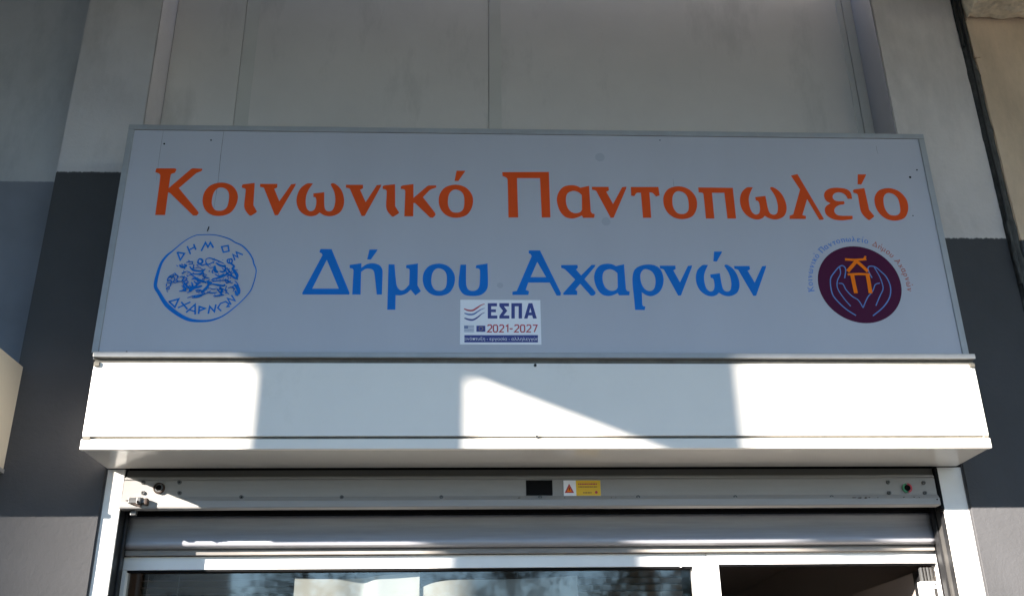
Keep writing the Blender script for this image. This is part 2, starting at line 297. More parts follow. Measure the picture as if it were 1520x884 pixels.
DATA = {'G':{'Kappa':[[[-1016,1046],[-1003,1060],[-985,1064],[-966,1067],[-285,1075],[-258,1061],[-230,1048],[-216,1022],[-224,978],[-246,922],[-267,866],[-311,855],[-355,844],[-388,824],[-405,
 793],[-412,754],[-415,705],[-418,556],[-418,361],[-419,166],[-139,487],[142,810],[349,1042],[377,1064],[404,1076],[431,1088],[809,1068],[803,1033],[797,999],[778,969],[728,938],[662,
 907],[595,876],[-21,175],[291,-199],[601,-570],[822,-838],[851,-876],[872,-910],[878,-945],[865,-980],[838,-1016],[811,-1052],[673,-1045],[-340,-50],[-416,-23],[-408,-1036],[-791,-1039],
 [-796,-407],[-802,234],[-812,701],[-822,753],[-844,793],[-877,826],[-921,852],[-976,871],[-1031,890],[-1027,947],[-1024,1004]]],'omicron':[[[-15,759],[113,748],[235,713],[344,662],[436,
 596],[513,513],[577,422],[628,324],[665,217],[684,101],[683,-29],[665,-168],[629,-299],[577,-421],[508,-535],[419,-626],[303,-689],[167,-729],[36,-748],[-88,-743],[-208,-717],[-316,
 -672],[-412,-608],[-496,-525],[-566,-430],[-621,-321],[-661,-199],[-685,-73],[-691,60],[-681,199],[-649,328],[-594,448],[-518,558],[-422,645],[-298,706],[-154,745]],[[-10,537],[56,525],
 [127,498],[190,458],[241,405],[283,338],[314,258],[331,158],[337,46],[336,-62],[331,-164],[319,-261],[298,-342],[264,-403],[221,-448],[174,-482],[123,-504],[68,-514],[12,-515],[-49,
 -510],[-110,-496],[-166,-465],[-214,-412],[-255,-342],[-287,-268],[-308,-195],[-319,-117],[-323,-29],[-319,76],[-308,191],[-287,292],[-255,370],[-214,434],[-168,482],[-120,516],[-67,
 533]]],'iota':[[[-354,608],[-343,633],[-331,658],[-308,674],[-190,697],[-29,720],[133,744],[138,729],[142,714],[145,695],[155,442],[168,89],[182,-262],[345,-538],[339,-554],[333,-571],
 [321,-586],[271,-627],[202,-679],[134,-730],[111,-728],[87,-725],[63,-711],[11,-657],[-52,-582],[-104,-503],[-140,-432],[-164,-358],[-178,-265],[-182,-56],[-177,201],[-177,396],[-184,
 435],[-198,465],[-221,489],[-254,504],[-295,514],[-336,524]]],'nu':[[[-739,701],[-57,708],[-50,545],[-163,483],[84,-80],[491,694],[674,725],[657,635],[78,-698],[-44,-707],[-538,439],
 [-550,470],[-562,501],[-585,527],[-627,545],[-679,558],[-732,571]]],'omega':[[[-620,709],[-584,729],[-551,738],[-517,747],[-340,733],[-390,648],[-439,563],[-481,475],[-517,384],[-547,
 290],[-567,191],[-576,84],[-576,-28],[-569,-130],[-558,-220],[-540,-302],[-518,-369],[-491,-421],[-459,-459],[-427,-488],[-395,-508],[-362,-519],[-327,-519],[-287,-507],[-245,-483],
 [-210,-446],[-185,-390],[-166,-320],[-154,-246],[-149,-164],[-152,-78],[-159,-6],[-168,41],[-182,79],[-201,106],[-225,120],[-254,123],[-283,126],[-293,283],[134,344],[145,150],[155,
 -44],[168,-203],[181,-300],[198,-380],[225,-442],[264,-485],[313,-510],[362,-520],[411,-516],[462,-496],[504,-459],[537,-399],[561,-322],[579,-239],[589,-151],[592,-57],[587,42],[576,
 146],[557,255],[527,364],[481,475],[423,587],[366,700],[405,757],[443,757],[480,757],[522,742],[586,699],[660,638],[726,569],[779,497],[824,417],[863,328],[896,226],[923,116],[940,6],
 [945,-104],[940,-213],[922,-315],[891,-411],[847,-500],[790,-575],[713,-636],[624,-684],[537,-717],[458,-732],[382,-734],[312,-727],[247,-711],[188,-687],[134,-661],[88,-633],[47,-602],
 [7,-571],[-28,-610],[-63,-649],[-108,-683],[-168,-712],[-237,-735],[-312,-744],[-391,-740],[-475,-722],[-559,-687],[-643,-632],[-728,-558],[-800,-472],[-856,-369],[-900,-253],[-928,
 -134],[-939,-12],[-935,112],[-920,228],[-896,331],[-862,426],[-817,512],[-755,590],[-683,658]]],'kappa':[[[-725,649],[-699,667],[-673,686],[-638,699],[-524,721],[-373,745],[-221,769],
 [-205,135],[321,669],[391,711],[694,714],[695,624],[627,595],[558,567],[501,540],[467,520],[440,499],[414,478],[173,171],[354,-84],[534,-339],[662,-527],[681,-564],[688,-598],[682,-634],
 [656,-673],[618,-714],[579,-755],[473,-740],[-139,-94],[-198,-95],[-193,-694],[-543,-698],[-541,-287],[-538,126],[-541,427],[-547,467],[-562,498],[-587,520],[-625,534],[-674,541],[-722,
 547]]],'tonos':[[[-135,239],[214,243],[189,176],[-59,-240],[-213,-229]]],'Pi':[[[-959,1032],[940,1067],[942,-1026],[598,-1029],[571,772],[-365,762],[-343,-1038],[-731,-1041],[-735,-416],
 [-739,216],[-747,675],[-753,717],[-769,748],[-796,777],[-840,806],[-895,832],[-950,858]]],'alpha':[[[236,658],[572,744],[584,-429],[633,-517],[739,-548],[713,-716],[269,-721],[220,-613],
 [175,-639],[131,-665],[74,-690],[0,-719],[-87,-746],[-177,-757],[-271,-749],[-369,-725],[-458,-679],[-535,-608],[-604,-513],[-662,-401],[-709,-262],[-745,-106],[-762,43],[-755,175],
 [-730,298],[-689,410],[-634,514],[-563,607],[-483,679],[-391,725],[-289,751],[-192,765],[-102,767],[-16,756],[59,739],[124,710],[179,674],[218,650],[225,650],[230,654]],[[-76,507],[-7,
 501],[60,478],[120,448],[170,410],[214,364],[258,318],[238,-351],[212,-395],[186,-439],[147,-473],[87,-499],[13,-516],[-61,-515],[-134,-494],[-207,-454],[-270,-397],[-320,-317],[-359,
 -218],[-385,-115],[-396,-6],[-395,108],[-384,209],[-366,291],[-337,359],[-294,415],[-230,459],[-152,492]]],'tau':[[[-541,705],[583,718],[609,327],[461,276],[416,335],[372,395],[328,
 439],[286,458],[244,462],[203,466],[194,-699],[-138,-702],[-149,442],[-210,444],[-271,445],[-323,432],[-362,393],[-393,338],[-423,283],[-555,306]]],'pi':[[[-710,712],[712,707],[701,
 -703],[351,-706],[343,475],[-168,470],[-178,-711],[-524,-714],[-520,-310],[-517,97],[-520,392],[-528,427],[-547,449],[-575,465],[-615,476],[-663,480],[-712,485]]],'lamda':[[[-528,996],
 [-248,1071],[568,-1005],[506,-1047],[381,-1048],[3,-99],[-293,-839],[-152,-880],[-175,-1012],[-836,-1018],[-818,-872],[-663,-808],[-232,342]]],'epsilon':[[[612,247],[432,245],[414,302],
 [395,359],[368,411],[329,457],[281,498],[227,527],[168,544],[103,549],[40,543],[-25,523],[-89,491],[-138,448],[-170,391],[-187,324],[-184,263],[-159,214],[-114,171],[-50,141],[37,130],
 [142,131],[248,133],[257,100],[265,67],[265,38],[252,17],[231,1],[210,-16],[145,-24],[80,-32],[16,-53],[-52,-91],[-118,-140],[-168,-195],[-199,-258],[-213,-326],[-206,-388],[-177,-445],
 [-128,-495],[-54,-527],[103,-540],[306,-539],[509,-539],[486,-685],[346,-709],[206,-733],[71,-745],[-60,-744],[-185,-732],[-298,-703],[-399,-653],[-488,-587],[-553,-514],[-588,-434],
 [-599,-348],[-596,-270],[-581,-204],[-550,-146],[-509,-93],[-453,-48],[-385,-8],[-318,32],[-379,71],[-441,110],[-488,161],[-518,234],[-534,319],[-533,401],[-513,478],[-476,553],[-424,
 616],[-357,667],[-276,707],[-185,737],[-84,754],[26,761],[135,758],[244,748],[352,728],[443,697],[510,656],[559,605],[593,538],[609,451],[611,349]]],'Delta':[[[-288,929],[-280,947],
 [-269,960],[-258,973],[163,969],[955,-887],[942,-950],[-827,-960],[-844,-897],[-177,705],[-188,735],[-199,764],[-214,788],[-239,806],[-268,818],[-298,831],[-295,866],[-293,900]],[[3,
 508],[532,-708],[-476,-713]]],'eta':[[[-660,589],[-212,664],[-203,467],[-148,516],[-93,564],[-32,605],[37,636],[112,658],[191,667],[280,661],[372,641],[452,608],[512,561],[560,501],
 [594,437],[613,373],[620,305],[622,223],[626,-22],[628,-339],[630,-653],[432,-654],[391,-352],[350,-48],[315,185],[299,262],[280,325],[252,374],[209,406],[158,424],[104,433],[52,437],
 [-3,431],[-56,415],[-106,383],[-156,341],[-205,299],[-182,-658],[-500,-659],[-499,-295],[-499,72],[-502,340],[-509,378],[-524,407],[-545,429],[-577,443],[-615,450],[-653,457]]],'mu':[[[-624,
 940],[-397,942],[-374,725],[-350,510],[-328,327],[-312,201],[-295,96],[-270,9],[-232,-63],[-185,-118],[-136,-152],[-86,-163],[-32,-153],[23,-123],[79,-68],[136,7],[193,82],[194,296],
 [195,510],[193,669],[191,703],[185,730],[168,752],[136,767],[93,777],[51,787],[57,909],[508,984],[515,49],[649,-190],[446,-367],[257,-129],[209,-181],[161,-233],[107,-277],[44,-314],
 [-27,-343],[-98,-363],[-168,-368],[-240,-364],[-312,-360],[-301,-962],[-609,-964]]],'upsilon':[[[-496,640],[-275,642],[-277,472],[-279,302],[-279,146],[-278,6],[-275,-121],[-264,-227],
 [-245,-309],[-219,-373],[-183,-421],[-132,-453],[-72,-470],[-12,-473],[48,-465],[108,-445],[159,-409],[198,-358],[227,-292],[246,-206],[259,-21],[264,208],[262,383],[255,422],[239,450],
 [214,472],[178,486],[134,493],[90,500],[116,616],[556,698],[563,399],[570,102],[570,-134],[565,-244],[551,-335],[520,-417],[466,-499],[394,-573],[310,-630],[211,-664],[100,-680],[-11,
 -684],[-124,-681],[-236,-666],[-333,-633],[-407,-578],[-466,-504],[-511,-423],[-544,-341],[-563,-251],[-568,-140],[-554,82],[-525,360]]],'Alpha':[[[-291,945],[-284,958],[-274,966],[-264,
 974],[154,977],[920,-846],[900,-952],[745,-953],[495,-405],[-334,-410],[-438,-719],[-309,-782],[-345,-931],[-958,-934],[-956,-803],[-788,-767],[-180,726],[-192,754],[-203,782],[-218,
 806],[-240,824],[-267,839],[-293,853],[-293,886],[-294,919]],[[34,473],[364,-181],[-242,-184]]],'chi':[[[-651,645],[-10,661],[12,552],[-67,461],[120,210],[550,665],[704,666],[678,593],
 [244,50],[386,-138],[528,-324],[629,-465],[646,-499],[653,-532],[647,-564],[624,-593],[590,-621],[555,-649],[458,-642],[72,-148],[-133,-398],[-54,-468],[-67,-617],[-595,-620],[-609,
 -549],[-116,30],[-250,185],[-384,342],[-493,458],[-545,494],[-595,512],[-645,530]]],'rho':[[[83,977],[182,973],[276,957],[361,924],[438,875],[507,809],[561,726],[601,618],[625,491],
 [634,365],[623,242],[597,119],[558,7],[508,-91],[447,-178],[375,-250],[290,-309],[194,-352],[105,-376],[26,-374],[-48,-352],[-114,-324],[-168,-291],[-214,-251],[-260,-211],[-265,-406],
 [-271,-600],[-272,-741],[-265,-766],[-251,-783],[-237,-800],[-160,-818],[-195,-958],[-567,-953],[-572,-763],[-576,-573],[-581,-390],[-588,-215],[-596,-46],[-599,107],[-598,240],[-592,
 357],[-577,466],[-554,572],[-523,670],[-476,755],[-409,823],[-326,878],[-235,920],[-133,951],[-23,970]],[[-13,776],[49,761],[118,731],[179,687],[228,627],[268,553],[296,471],[309,379],
 [310,280],[302,184],[285,92],[259,4],[225,-66],[180,-116],[126,-148],[71,-163],[12,-159],[-50,-138],[-105,-104],[-152,-56],[-192,5],[-224,74],[-248,152],[-265,238],[-274,324],[-276,
 411],[-272,498],[-257,576],[-229,642],[-189,697],[-148,739],[-107,766],[-63,778]]]},'L1':[[('Kappa',-1.2504,3.5783,1)],[('omicron',-1.085,3.5468,1)],[('iota',-0.9711,3.5478,1)],[('nu',
 -0.8611,3.5483,1)],[('omega',-0.692,3.5487,1)],[('nu',-0.5208,3.548,1)],[('iota',-0.413,3.5486,1)],[('kappa',-0.3029,3.5475,1)],[('omicron',-0.1536,3.5476,1),('tonos',-0.1389,3.6644,
 1)],[('Pi',0.1288,3.5806,1)],[('alpha',0.3273,3.5497,1)],[('nu',0.4692,3.5494,1)],[('tau',0.6087,3.5501,1)],[('omicron',0.7513,3.5501,1)],[('pi',0.9015,3.5505,1)],[('omega',1.0898,3.5508,
 1)],[('lamda',1.2735,3.5822,1)],[('epsilon',1.3993,3.5506,1)],[('iota',1.5048,3.5513,1),('tonos',1.515,3.6669,1)],[('omicron',1.6201,3.5512,1)]],'L2':[[('Delta',-0.6507,3.2336,1)],[('eta',
 -0.4953,3.2045,1),('tonos',-0.4759,3.3084,0.906)],[('mu',-0.3491,3.173,1)],[('omicron',-0.216,3.2028,0.906)],[('upsilon',-0.0838,3.2034,1)],[('Alpha',0.1626,3.2338,1)],[('chi',0.3236,
 3.2035,1)],[('alpha',0.4547,3.2063,0.906)],[('rho',0.5947,3.1756,1)],[('nu',0.7137,3.205,0.906)],[('omega',0.8698,3.206,0.906),('tonos',0.8806,3.3101,0.906)],[('nu',1.0084,3.2054,0.906)]],
 'disc':[1.4325,3.1939,0.1654,0.1653],'ring':[[[-11581,33879,36],[-11091,33899,36],[-10711,33849,36],[-10323,33720,47],[-10073,33563,47],[-9803,33433,52],[-9519,33145,52],[-9344,32859,
 52],[-9279,32651,52],[-9175,32418,41],[-9173,32134,36],[-9233,31775,41],[-9322,31495,41],[-9564,31140,41],[-9936,30737,47],[-10271,30462,57],[-10662,30302,78],[-11019,30271,94],[-11338,
 30294,120],[-11618,30382,141],[-11957,30579,152],[-12307,30851,163],[-12519,31100,152],[-12716,31400,136],[-12884,31652,131],[-12903,31906,131],[-12881,32162,120],[-12838,32471,110],
 [-12769,32730,99],[-12617,32991,89],[-12411,33202,57],[-12123,33520,41],[-11825,33760,36],[-11581,33879,36]]],'coinlet':[[[[-12239,33125,66],[-11969,33075,66],[-12094,32797,66],[-12250,
 33140,66]]],[[[-11899,33390,60],[-11734,33050,60]],[[-11662,33481,60],[-11551,33240,60]],[[-11818,33217,60],[-11603,33366,60]]],[[[-11341,33189,66],[-11218,33554,66],[-11103,33359,66],
 [-11031,33555,66],[-10890,33329,66]]],[[[-10582,33374,60],[-10340,33429,60],[-10280,33192,60],[-10488,33138,60],[-10582,33374,60]]],[[[-9733,33034,60],[-9996,33152,60],[-9919,32933,
 60],[-10116,33046,60],[-10018,32802,60]]],[[[-12322,31050,66],[-11960,31168,66],[-12060,30832,66],[-12310,31061,66]]],[[[-11850,31043,66],[-11579,30744,66]],[[-11948,30802,60],[-11505,
 31045,60]]],[[[-11618,30615,66],[-11321,30945,66],[-11275,30537,66]],[[-11513,30725,55],[-11288,30656,55]]],[[[-11150,30557,66],[-11156,30856,66],[-10930,30782,66],[-11129,30687,66]]],
 [[[-10790,30569,66],[-10767,30868,66],[-10573,30659,66],[-10548,30949,66]]],[[[-10316,30680,55],[-10461,30809,55],[-10380,30990,55],[-10197,31071,55],[-10059,30972,55],[-10121,30861,
 55],[-10017,30872,55]]],[[[-9979,30942,60],[-10137,31202,60],[-9844,31103,60],[-10004,31334,60]]]],'horse':[[[-11431,32750,81],[-11372,32844,81],[-11277,32819,81],[-11242,32715,81],
 [-11326,32637,81],[-11415,32688,81],[-11385,32750,81]],[[-11335,32636,60],[-11227,32575,60],[-11095,32638,60]],[[-11118,32846,55],[-10983,32889,55],[-10791,32822,55],[-10597,32746,55],
 [-10401,32643,55]],[[-11118,32846,55],[-11113,32716,55],[-11023,32613,55],[-10869,32692,55],[-10783,32755,55]],[[-10731,32693,92],[-10581,32590,92],[-10391,32539,92],[-10350,32591,92]],
 [[-10763,32563,123],[-10719,32356,123],[-10595,32280,123]],[[-10554,32331,81],[-10413,32307,81],[-10331,32410,81],[-10396,32591,81]],[[-10304,32826,55],[-10167,32853,55],[-10110,32749,
 55],[-10195,32670,55],[-10293,32722,55],[-10304,32826,55]],[[-10237,32852,50],[-10209,32670,50]],[[-10146,32645,81],[-10020,32542,81],[-10080,32438,81],[-9934,32361,81]],[[-10080,32438,
 123],[-9949,32284,123],[-9865,32130,123],[-9887,32027,123]],[[-10293,32488,71],[-10185,32334,71],[-10055,32180,71]],[[-10313,32230,81],[-10170,32179,81],[-9975,32078,81],[-9830,32002,
 81]],[[-10796,31996,92],[-10527,32064,92],[-10308,32179,92],[-10183,32308,92]],[[-10725,32202,60],[-10533,32126,60],[-10359,32230,60]],[[-10750,32433,50],[-10831,32330,50],[-10774,32227,
 50]],[[-11707,32530,81],[-11600,32402,81],[-11479,32351,81],[-11201,32338,81],[-11096,32431,81]],[[-11602,32222,66],[-11370,32197,66],[-11214,32250,66],[-11157,32353,66]],[[-11554,32609,
 50],[-11557,32428,50]],[[-11863,32685,45],[-11706,32727,45],[-11589,32713,45]],[[-11762,32608,45],[-11603,32635,45]],[[-12085,32605,71],[-12028,32518,71],[-11911,32503,71],[-11825,32555,
 71],[-11925,32622,71]],[[-12105,32579,60],[-12000,32477,60],[-11863,32488,60]],[[-11916,32348,45],[-11884,32271,45],[-11933,32220,45]],[[-11798,32323,45],[-11677,32273,45],[-11545,32119,
 45]],[[-11973,32245,60],[-11901,32220,60]],[[-11728,32118,50],[-11597,32170,50],[-11447,32069,50],[-11252,31968,50],[-11063,31918,50]],[[-11573,31966,71],[-11441,32018,71],[-11295,31942,
 71],[-11057,31867,71],[-10885,31970,71]],[[-11137,32173,50],[-11080,32071,50],[-10890,32021,50]],[[-11315,32121,39],[-11186,32199,39],[-10999,32174,39]],[[-10946,31893,144],[-10869,
 31817,144],[-10780,31843,144]],[[-10891,31817,113],[-10944,31663,113],[-11064,31511,113],[-11145,31409,113]],[[-10774,31792,81],[-10587,31757,81],[-10354,31718,81],[-10267,31769,81]],
 [[-10839,31970,50],[-10696,31920,50],[-10513,31931,50],[-10239,31948,50]],[[-11785,31811,92],[-11701,31684,92],[-11578,31609,92],[-11404,31686,92],[-11278,31789,92]],[[-11561,31457,
 102],[-11441,31610,102],[-11264,31662,102],[-11132,31713,102]],[[-11813,31862,71],[-11841,31709,71],[-11735,31583,71],[-11840,31506,71],[-11974,31480,71]],[[-11818,31506,71],[-11704,
 31507,71]],[[-11604,31432,81],[-11572,31558,81],[-11498,31711,81],[-11562,31864,81]],[[-11476,31915,55],[-11373,31814,55],[-11189,31815,55]],[[-11384,31509,60],[-11204,31535,60],[-11008,
 31410,60]],[[-11646,31205,50],[-11450,31281,50],[-11182,31333,50],[-10916,31410,50],[-10790,31512,50]],[[-11465,31216,71],[-11264,31247,71],[-11088,31308,71]],[[-10922,31461,55],[-10734,
 31411,55],[-10554,31437,55]],[[-10486,31666,102],[-10381,31540,102],[-10409,31362,102]],[[-10570,31589,55],[-10465,31463,55],[-10312,31312,55]],[[-10650,31270,71],[-10449,31312,71],
 [-10269,31338,71]],[[-10282,31922,50],[-10226,31820,50],[-10139,31872,50],[-10019,31822,50]],[[-10241,31974,60],[-10162,31872,60],[-10075,31924,60]],[[-9945,31771,144],[-9821,31670,
 144],[-9747,31518,144],[-9732,31366,144]],[[-9875,31517,92],[-9815,31366,92],[-9741,31315,92]],[[-10137,31617,45],[-10027,31669,45],[-9928,31593,45],[-9962,31466,45]],[[-10216,31719,
 45],[-10241,31515,45],[-10089,31364,45]],[[-12308,32166,55],[-12433,32063,55],[-12460,31909,55],[-12349,31935,55],[-12288,31808,55]],[[-12325,32114,45],[-12198,32013,45],[-12225,31860,
 45],[-12128,31809,45]],[[-12496,31832,50],[-12356,31808,50],[-12321,31706,50],[-12426,31630,50],[-12462,31553,50],[-12358,31564,50]],[[-12216,32166,45],[-12096,32116,45],[-12123,31962,
 45],[-12019,31861,45]],[[-12021,32065,50],[-11932,32091,50],[-11851,31989,50],[-11934,31912,50]],[[-11837,32066,50],[-11737,31990,50],[-11859,31862,50],[-11899,31811,50]],[[-12117,31911,
 39],[-11977,31887,39],[-11842,31913,39]],[[-12361,32037,50],[-12239,32089,50]],[[-11536,32043,39],[-11390,31967,39],[-11281,31814,39],[-11361,31712,39]],[[-11177,32122,47],[-11077,32045,
 47],[-11160,31968,47]],[[-11910,31709,35],[-11804,31582,35],[-11886,31506,35]],[[-11281,31814,54],[-11155,31917,54],[-11006,31816,54]],[[-11330,31433,39],[-11199,31484,39],[-11064,31511,
 39]],[[-10562,31513,39],[-10386,31590,39],[-10241,31515,39]],[[-10257,32127,35],[-10178,32025,35],[-10236,31923,35]],[[-9937,31924,47],[-9836,31823,47],[-9752,31670,47]],[[-11488,32428,
 39],[-11355,32481,39],[-11208,32405,39]],[[-10934,32432,35],[-10801,32485,35],[-10739,32330,35]],[[-10475,32461,47],[-10324,32333,47],[-10170,32179,47]],[[-11088,31308,39],[-10959,31385,
 39],[-10828,31436,39]],[[-12279,32115,35],[-12170,32167,35],[-12089,32065,35]],[[-12450,32011,31],[-12364,32063,31],[-12306,31961,31]],[[-11613,31710,47],[-11484,31584,47],[-11561,31457,
 47]],[[-10847,31613,39],[-10704,31563,39],[-10572,31615,39]],[[-10517,31972,35],[-10374,31922,35],[-10247,32025,35]],[[-10134,32283,47],[-10021,32078,47],[-9873,31976,47]],[[-11139,
 32612,35],[-11017,32561,35],[-10940,32484,35]],[[-11802,31964,39],[-11676,31863,39],[-11733,31761,39]],[[-11876,32400,52],[-11875,32431,52],[-11870,32467,52]],[[-11552,32428,43],[-11534,
 32433,43],[-11494,32444,43]],[[-9917,32042,46],[-9888,32032,46],[-9889,32043,46]],[[-11352,31753,51],[-11359,31814,51],[-11330,31844,51]],[[-11593,32588,41],[-11604,32640,41],[-11613,
 32681,41]],[[-11974,32528,55],[-11990,32585,55],[-12017,32616,55]],[[-10768,31868,41],[-10744,31894,41],[-10697,31884,41]],[[-11770,31847,28],[-11750,31832,28],[-11714,31837,28]],[[-10161,
 32608,54],[-10150,32629,54],[-10146,32686,54]],[[-11029,32030,54],[-10993,32036,54],[-10937,32026,54]],[[-10574,31549,38],[-10528,31539,38],[-10482,31544,38]],[[-12445,31488,32],[-12404,
 31453,32],[-12375,31438,32]],[[-11003,31872,33],[-10984,31867,33],[-10957,31872,33]],[[-10105,32273,34],[-10085,32298,34],[-10080,32345,34]],[[-11403,32703,42],[-11402,32740,42],[-11376,
 32750,42]],[[-11613,31675,48],[-11615,31690,48],[-11586,31716,48]],[[-11155,31298,44],[-11157,31313,44],[-11132,31338,44]],[[-10994,31582,25],[-10951,31557,25],[-10923,31511,25]],[[-12293,
 32043,50],[-12272,32053,50],[-12230,32048,50]],[[-12281,32058,40],[-12258,32089,40],[-12265,32115,40]],[[-12138,31855,53],[-12083,31860,53],[-12065,31901,53]],[[-11092,31384,38],[-11073,
 31384,38],[-11071,31404,38]],[[-11117,31994,31],[-11094,31989,31],[-11040,32005,31]],[[-9829,31563,23],[-9820,31614,23],[-9827,31634,23]],[[-11191,31912,27],[-11159,31917,27],[-11160,
 31922,27]],[[-10182,32257,27],[-10152,32277,27],[-10096,32273,27]],[[-9930,32372,31],[-9889,32377,31],[-9847,32372,31]],[[-10363,31403,24],[-10390,31443,24],[-10385,31484,24]],[[-10964,
 32837,44],[-10947,32858,44],[-10930,32873,44]],[[-11575,32423,46],[-11547,32423,46],[-11548,32433,46]],[[-10820,32838,37],[-10797,32843,37],[-10770,32848,37]],[[-10270,31938,30],[-10266,
 31943,30],[-10249,31958,30]],[[-11784,31730,48],[-11799,31775,48],[-11791,31826,48]],[[-9990,32423,35],[-10018,32464,35],[-10011,32490,35]],[[-10146,31617,26],[-10145,31607,26],[-10116,
 31633,26]],[[-10423,32270,27],[-10412,32250,27],[-10398,32250,27]],[[-11327,31977,26],[-11320,32003,26],[-11336,32064,26]],[[-10837,32692,55],[-10820,32708,55],[-10817,32718,55]],[[-10271,
 31897,26],[-10257,31902,26],[-10243,31943,26]],[[-11554,31472,41],[-11514,31483,41],[-11508,31513,41]],[[-10035,32119,39],[-10025,32119,39],[-10009,32139,39]],[[-10951,32288,53],[-10922,
 32314,53],[-10920,32339,53]],[[-10373,31958,30],[-10373,31999,30],[-10335,32035,30]],[[-11579,31498,51],[-11562,31508,51],[-11543,31538,51]],[[-10312,31902,46],[-10294,31948,46],[-10298,
 31989,46]],[[-10240,32097,44],[-10191,32118,44],[-10158,32102,44]],[[-11575,32423,50],[-11539,32433,50],[-11529,32428,50]],[[-10485,32783,26],[-10458,32788,26],[-10452,32783,26]],[[-10631,
 31956,25],[-10617,31956,25],[-10614,31977,25]],[[-10355,31332,44],[-10350,31327,44],[-10322,31358,44]],[[-11977,32477,45],[-11936,32482,45],[-11912,32513,45]],[[-11846,32256,40],[-11816,
 32277,40],[-11800,32303,40]],[[-10850,32770,29],[-10828,32785,29],[-10836,32811,29]],[[-10104,32593,44],[-10099,32635,44],[-10078,32661,44]],[[-10826,32242,40],[-10806,32263,40],[-10802,
 32268,40]],[[-11747,32195,32],[-11716,32206,32],[-11694,32221,32]],[[-11126,31485,28],[-11139,31485,28],[-11159,31500,28]],[[-12308,31823,36],[-12290,31829,36],[-12289,31859,36]],[[-12263,
 32176,29],[-12232,32218,29],[-12226,32243,29]],[[-11423,31936,35],[-11442,31982,35],[-11461,32028,35]],[[-12160,31885,29],[-12123,31926,29],[-12093,31937,29]],[[-12366,32037,29],[-12347,
 32068,29],[-12319,32063,29]],[[-10023,31817,38],[-10019,31817,38],[-9990,31847,38]],[[-11350,32605,53],[-11326,32595,53],[-11292,32621,53]],[[-10234,31485,55],[-10181,31510,55],[-10162,
 31505,55]],[[-10636,32672,26],[-10624,32693,26],[-10576,32678,26]],[[-11181,32369,39],[-11186,32374,39],[-11154,32374,39]],[[-10541,31534,35],[-10519,31503,35],[-10489,31473,35]],[[-12334,
 31549,40],[-12348,31595,40],[-12335,31600,40]],[[-12286,31757,28],[-12270,31778,28],[-12255,31768,28]],[[-11438,32682,39],[-11392,32688,39],[-11377,32719,39]],[[-11922,32519,34],[-11908,
 32555,34],[-11861,32550,34]],[[-10349,32452,41],[-10330,32447,41],[-10273,32426,41]],[[-10539,31696,43],[-10534,31691,43],[-10508,31702,43]],[[-11359,32636,54],[-11326,32631,54],[-11290,
 32647,54]],[[-10316,31713,53],[-10305,31738,53],[-10260,31744,53]],[[-11666,31416,47],[-11623,31406,47],[-11598,31427,47]],[[-12389,32114,37],[-12356,32104,37],[-12339,32078,37]],[[-10287,
 32333,28],[-10241,32334,28],[-10220,32359,28]],[[-10400,32539,50],[-10377,32539,50],[-10371,32576,50]],[[-11073,32815,36],[-11039,32852,36],[-11039,32852,36]],[[-12303,32161,45],[-12260,
 32146,45],[-12262,32166,45]],[[-10236,32380,36],[-10182,32391,36],[-10151,32412,36]],[[-9833,31940,24],[-9813,31976,24],[-9817,32012,24]],[[-10165,32837,43],[-10132,32832,43],[-10111,
 32853,43]],[[-10117,32015,50],[-10103,32016,50],[-10101,32046,50]],[[-11553,32191,47],[-11514,32212,47],[-11508,32243,47]],[[-11730,31771,34],[-11710,31801,34],[-11721,31817,34]],[[-11333,
 31463,51],[-11295,31484,51],[-11268,31494,51]],[[-11434,32568,53],[-11394,32543,53],[-11352,32538,53]],[[-11805,31552,24],[-11791,31512,24],[-11745,31471,24]],[[-10814,32650,37],[-10800,
 32645,37],[-10774,32661,37]],[[-12087,32008,39],[-12056,32055,39],[-12046,32085,39]],[[-11273,31738,33],[-11265,31753,33],[-11258,31774,33]],[[-9902,31563,50],[-9888,31558,50],[-9891,
 31588,50]],[[-10015,31638,48],[-9984,31644,48],[-9942,31690,48]],[[-10218,31928,25],[-10212,31959,25],[-10207,31953,25]],[[-11022,32046,34],[-11032,32102,34],[-11007,32123,34]],[[-11296,
 31865,36],[-11253,31896,36],[-11228,31917,36]],[[-10054,32221,52],[-10009,32237,52],[-9992,32253,52]],[[-11760,31679,32],[-11770,31725,32],[-11744,31740,32]],[[-10177,31470,31],[-10179,
 31490,31],[-10168,31516,31]],[[-12289,31859,43],[-12265,31849,43],[-12204,31839,43]],[[-10359,31454,31],[-10327,31459,31],[-10282,31424,31]],[[-12355,32027,24],[-12334,32038,24],[-12286,
 32017,24]],[[-11165,32219,31],[-11130,32235,31],[-11129,32225,31]],[[-11637,32691,50],[-11609,32686,50],[-11613,32718,50]],[[-10419,31600,40],[-10415,31600,40],[-10372,31585,40]],[[-10289,
 32174,27],[-10283,32204,27],[-10242,32256,27]],[[-10555,32156,40],[-10557,32182,40],[-10535,32187,40]],[[-10490,31839,27],[-10470,31829,27],[-10445,31850,27]],[[-10710,32315,38],[-10711,
 32325,38],[-10679,32336,38]],[[-10587,31276,37],[-10605,31316,37],[-10614,31356,37]],[[-11153,32199,42],[-11121,32199,42],[-11129,32230,42]],[[-10430,32240,42],[-10425,32245,42],[-10385,
 32255,42]],[[-10560,32028,55],[-10520,32044,55],[-10490,32059,55]],[[-10883,31562,38],[-10866,31578,38],[-10860,31608,38]],[[-12461,31655,51],[-12459,31716,51],[-12482,31751,51]],[[-11198,
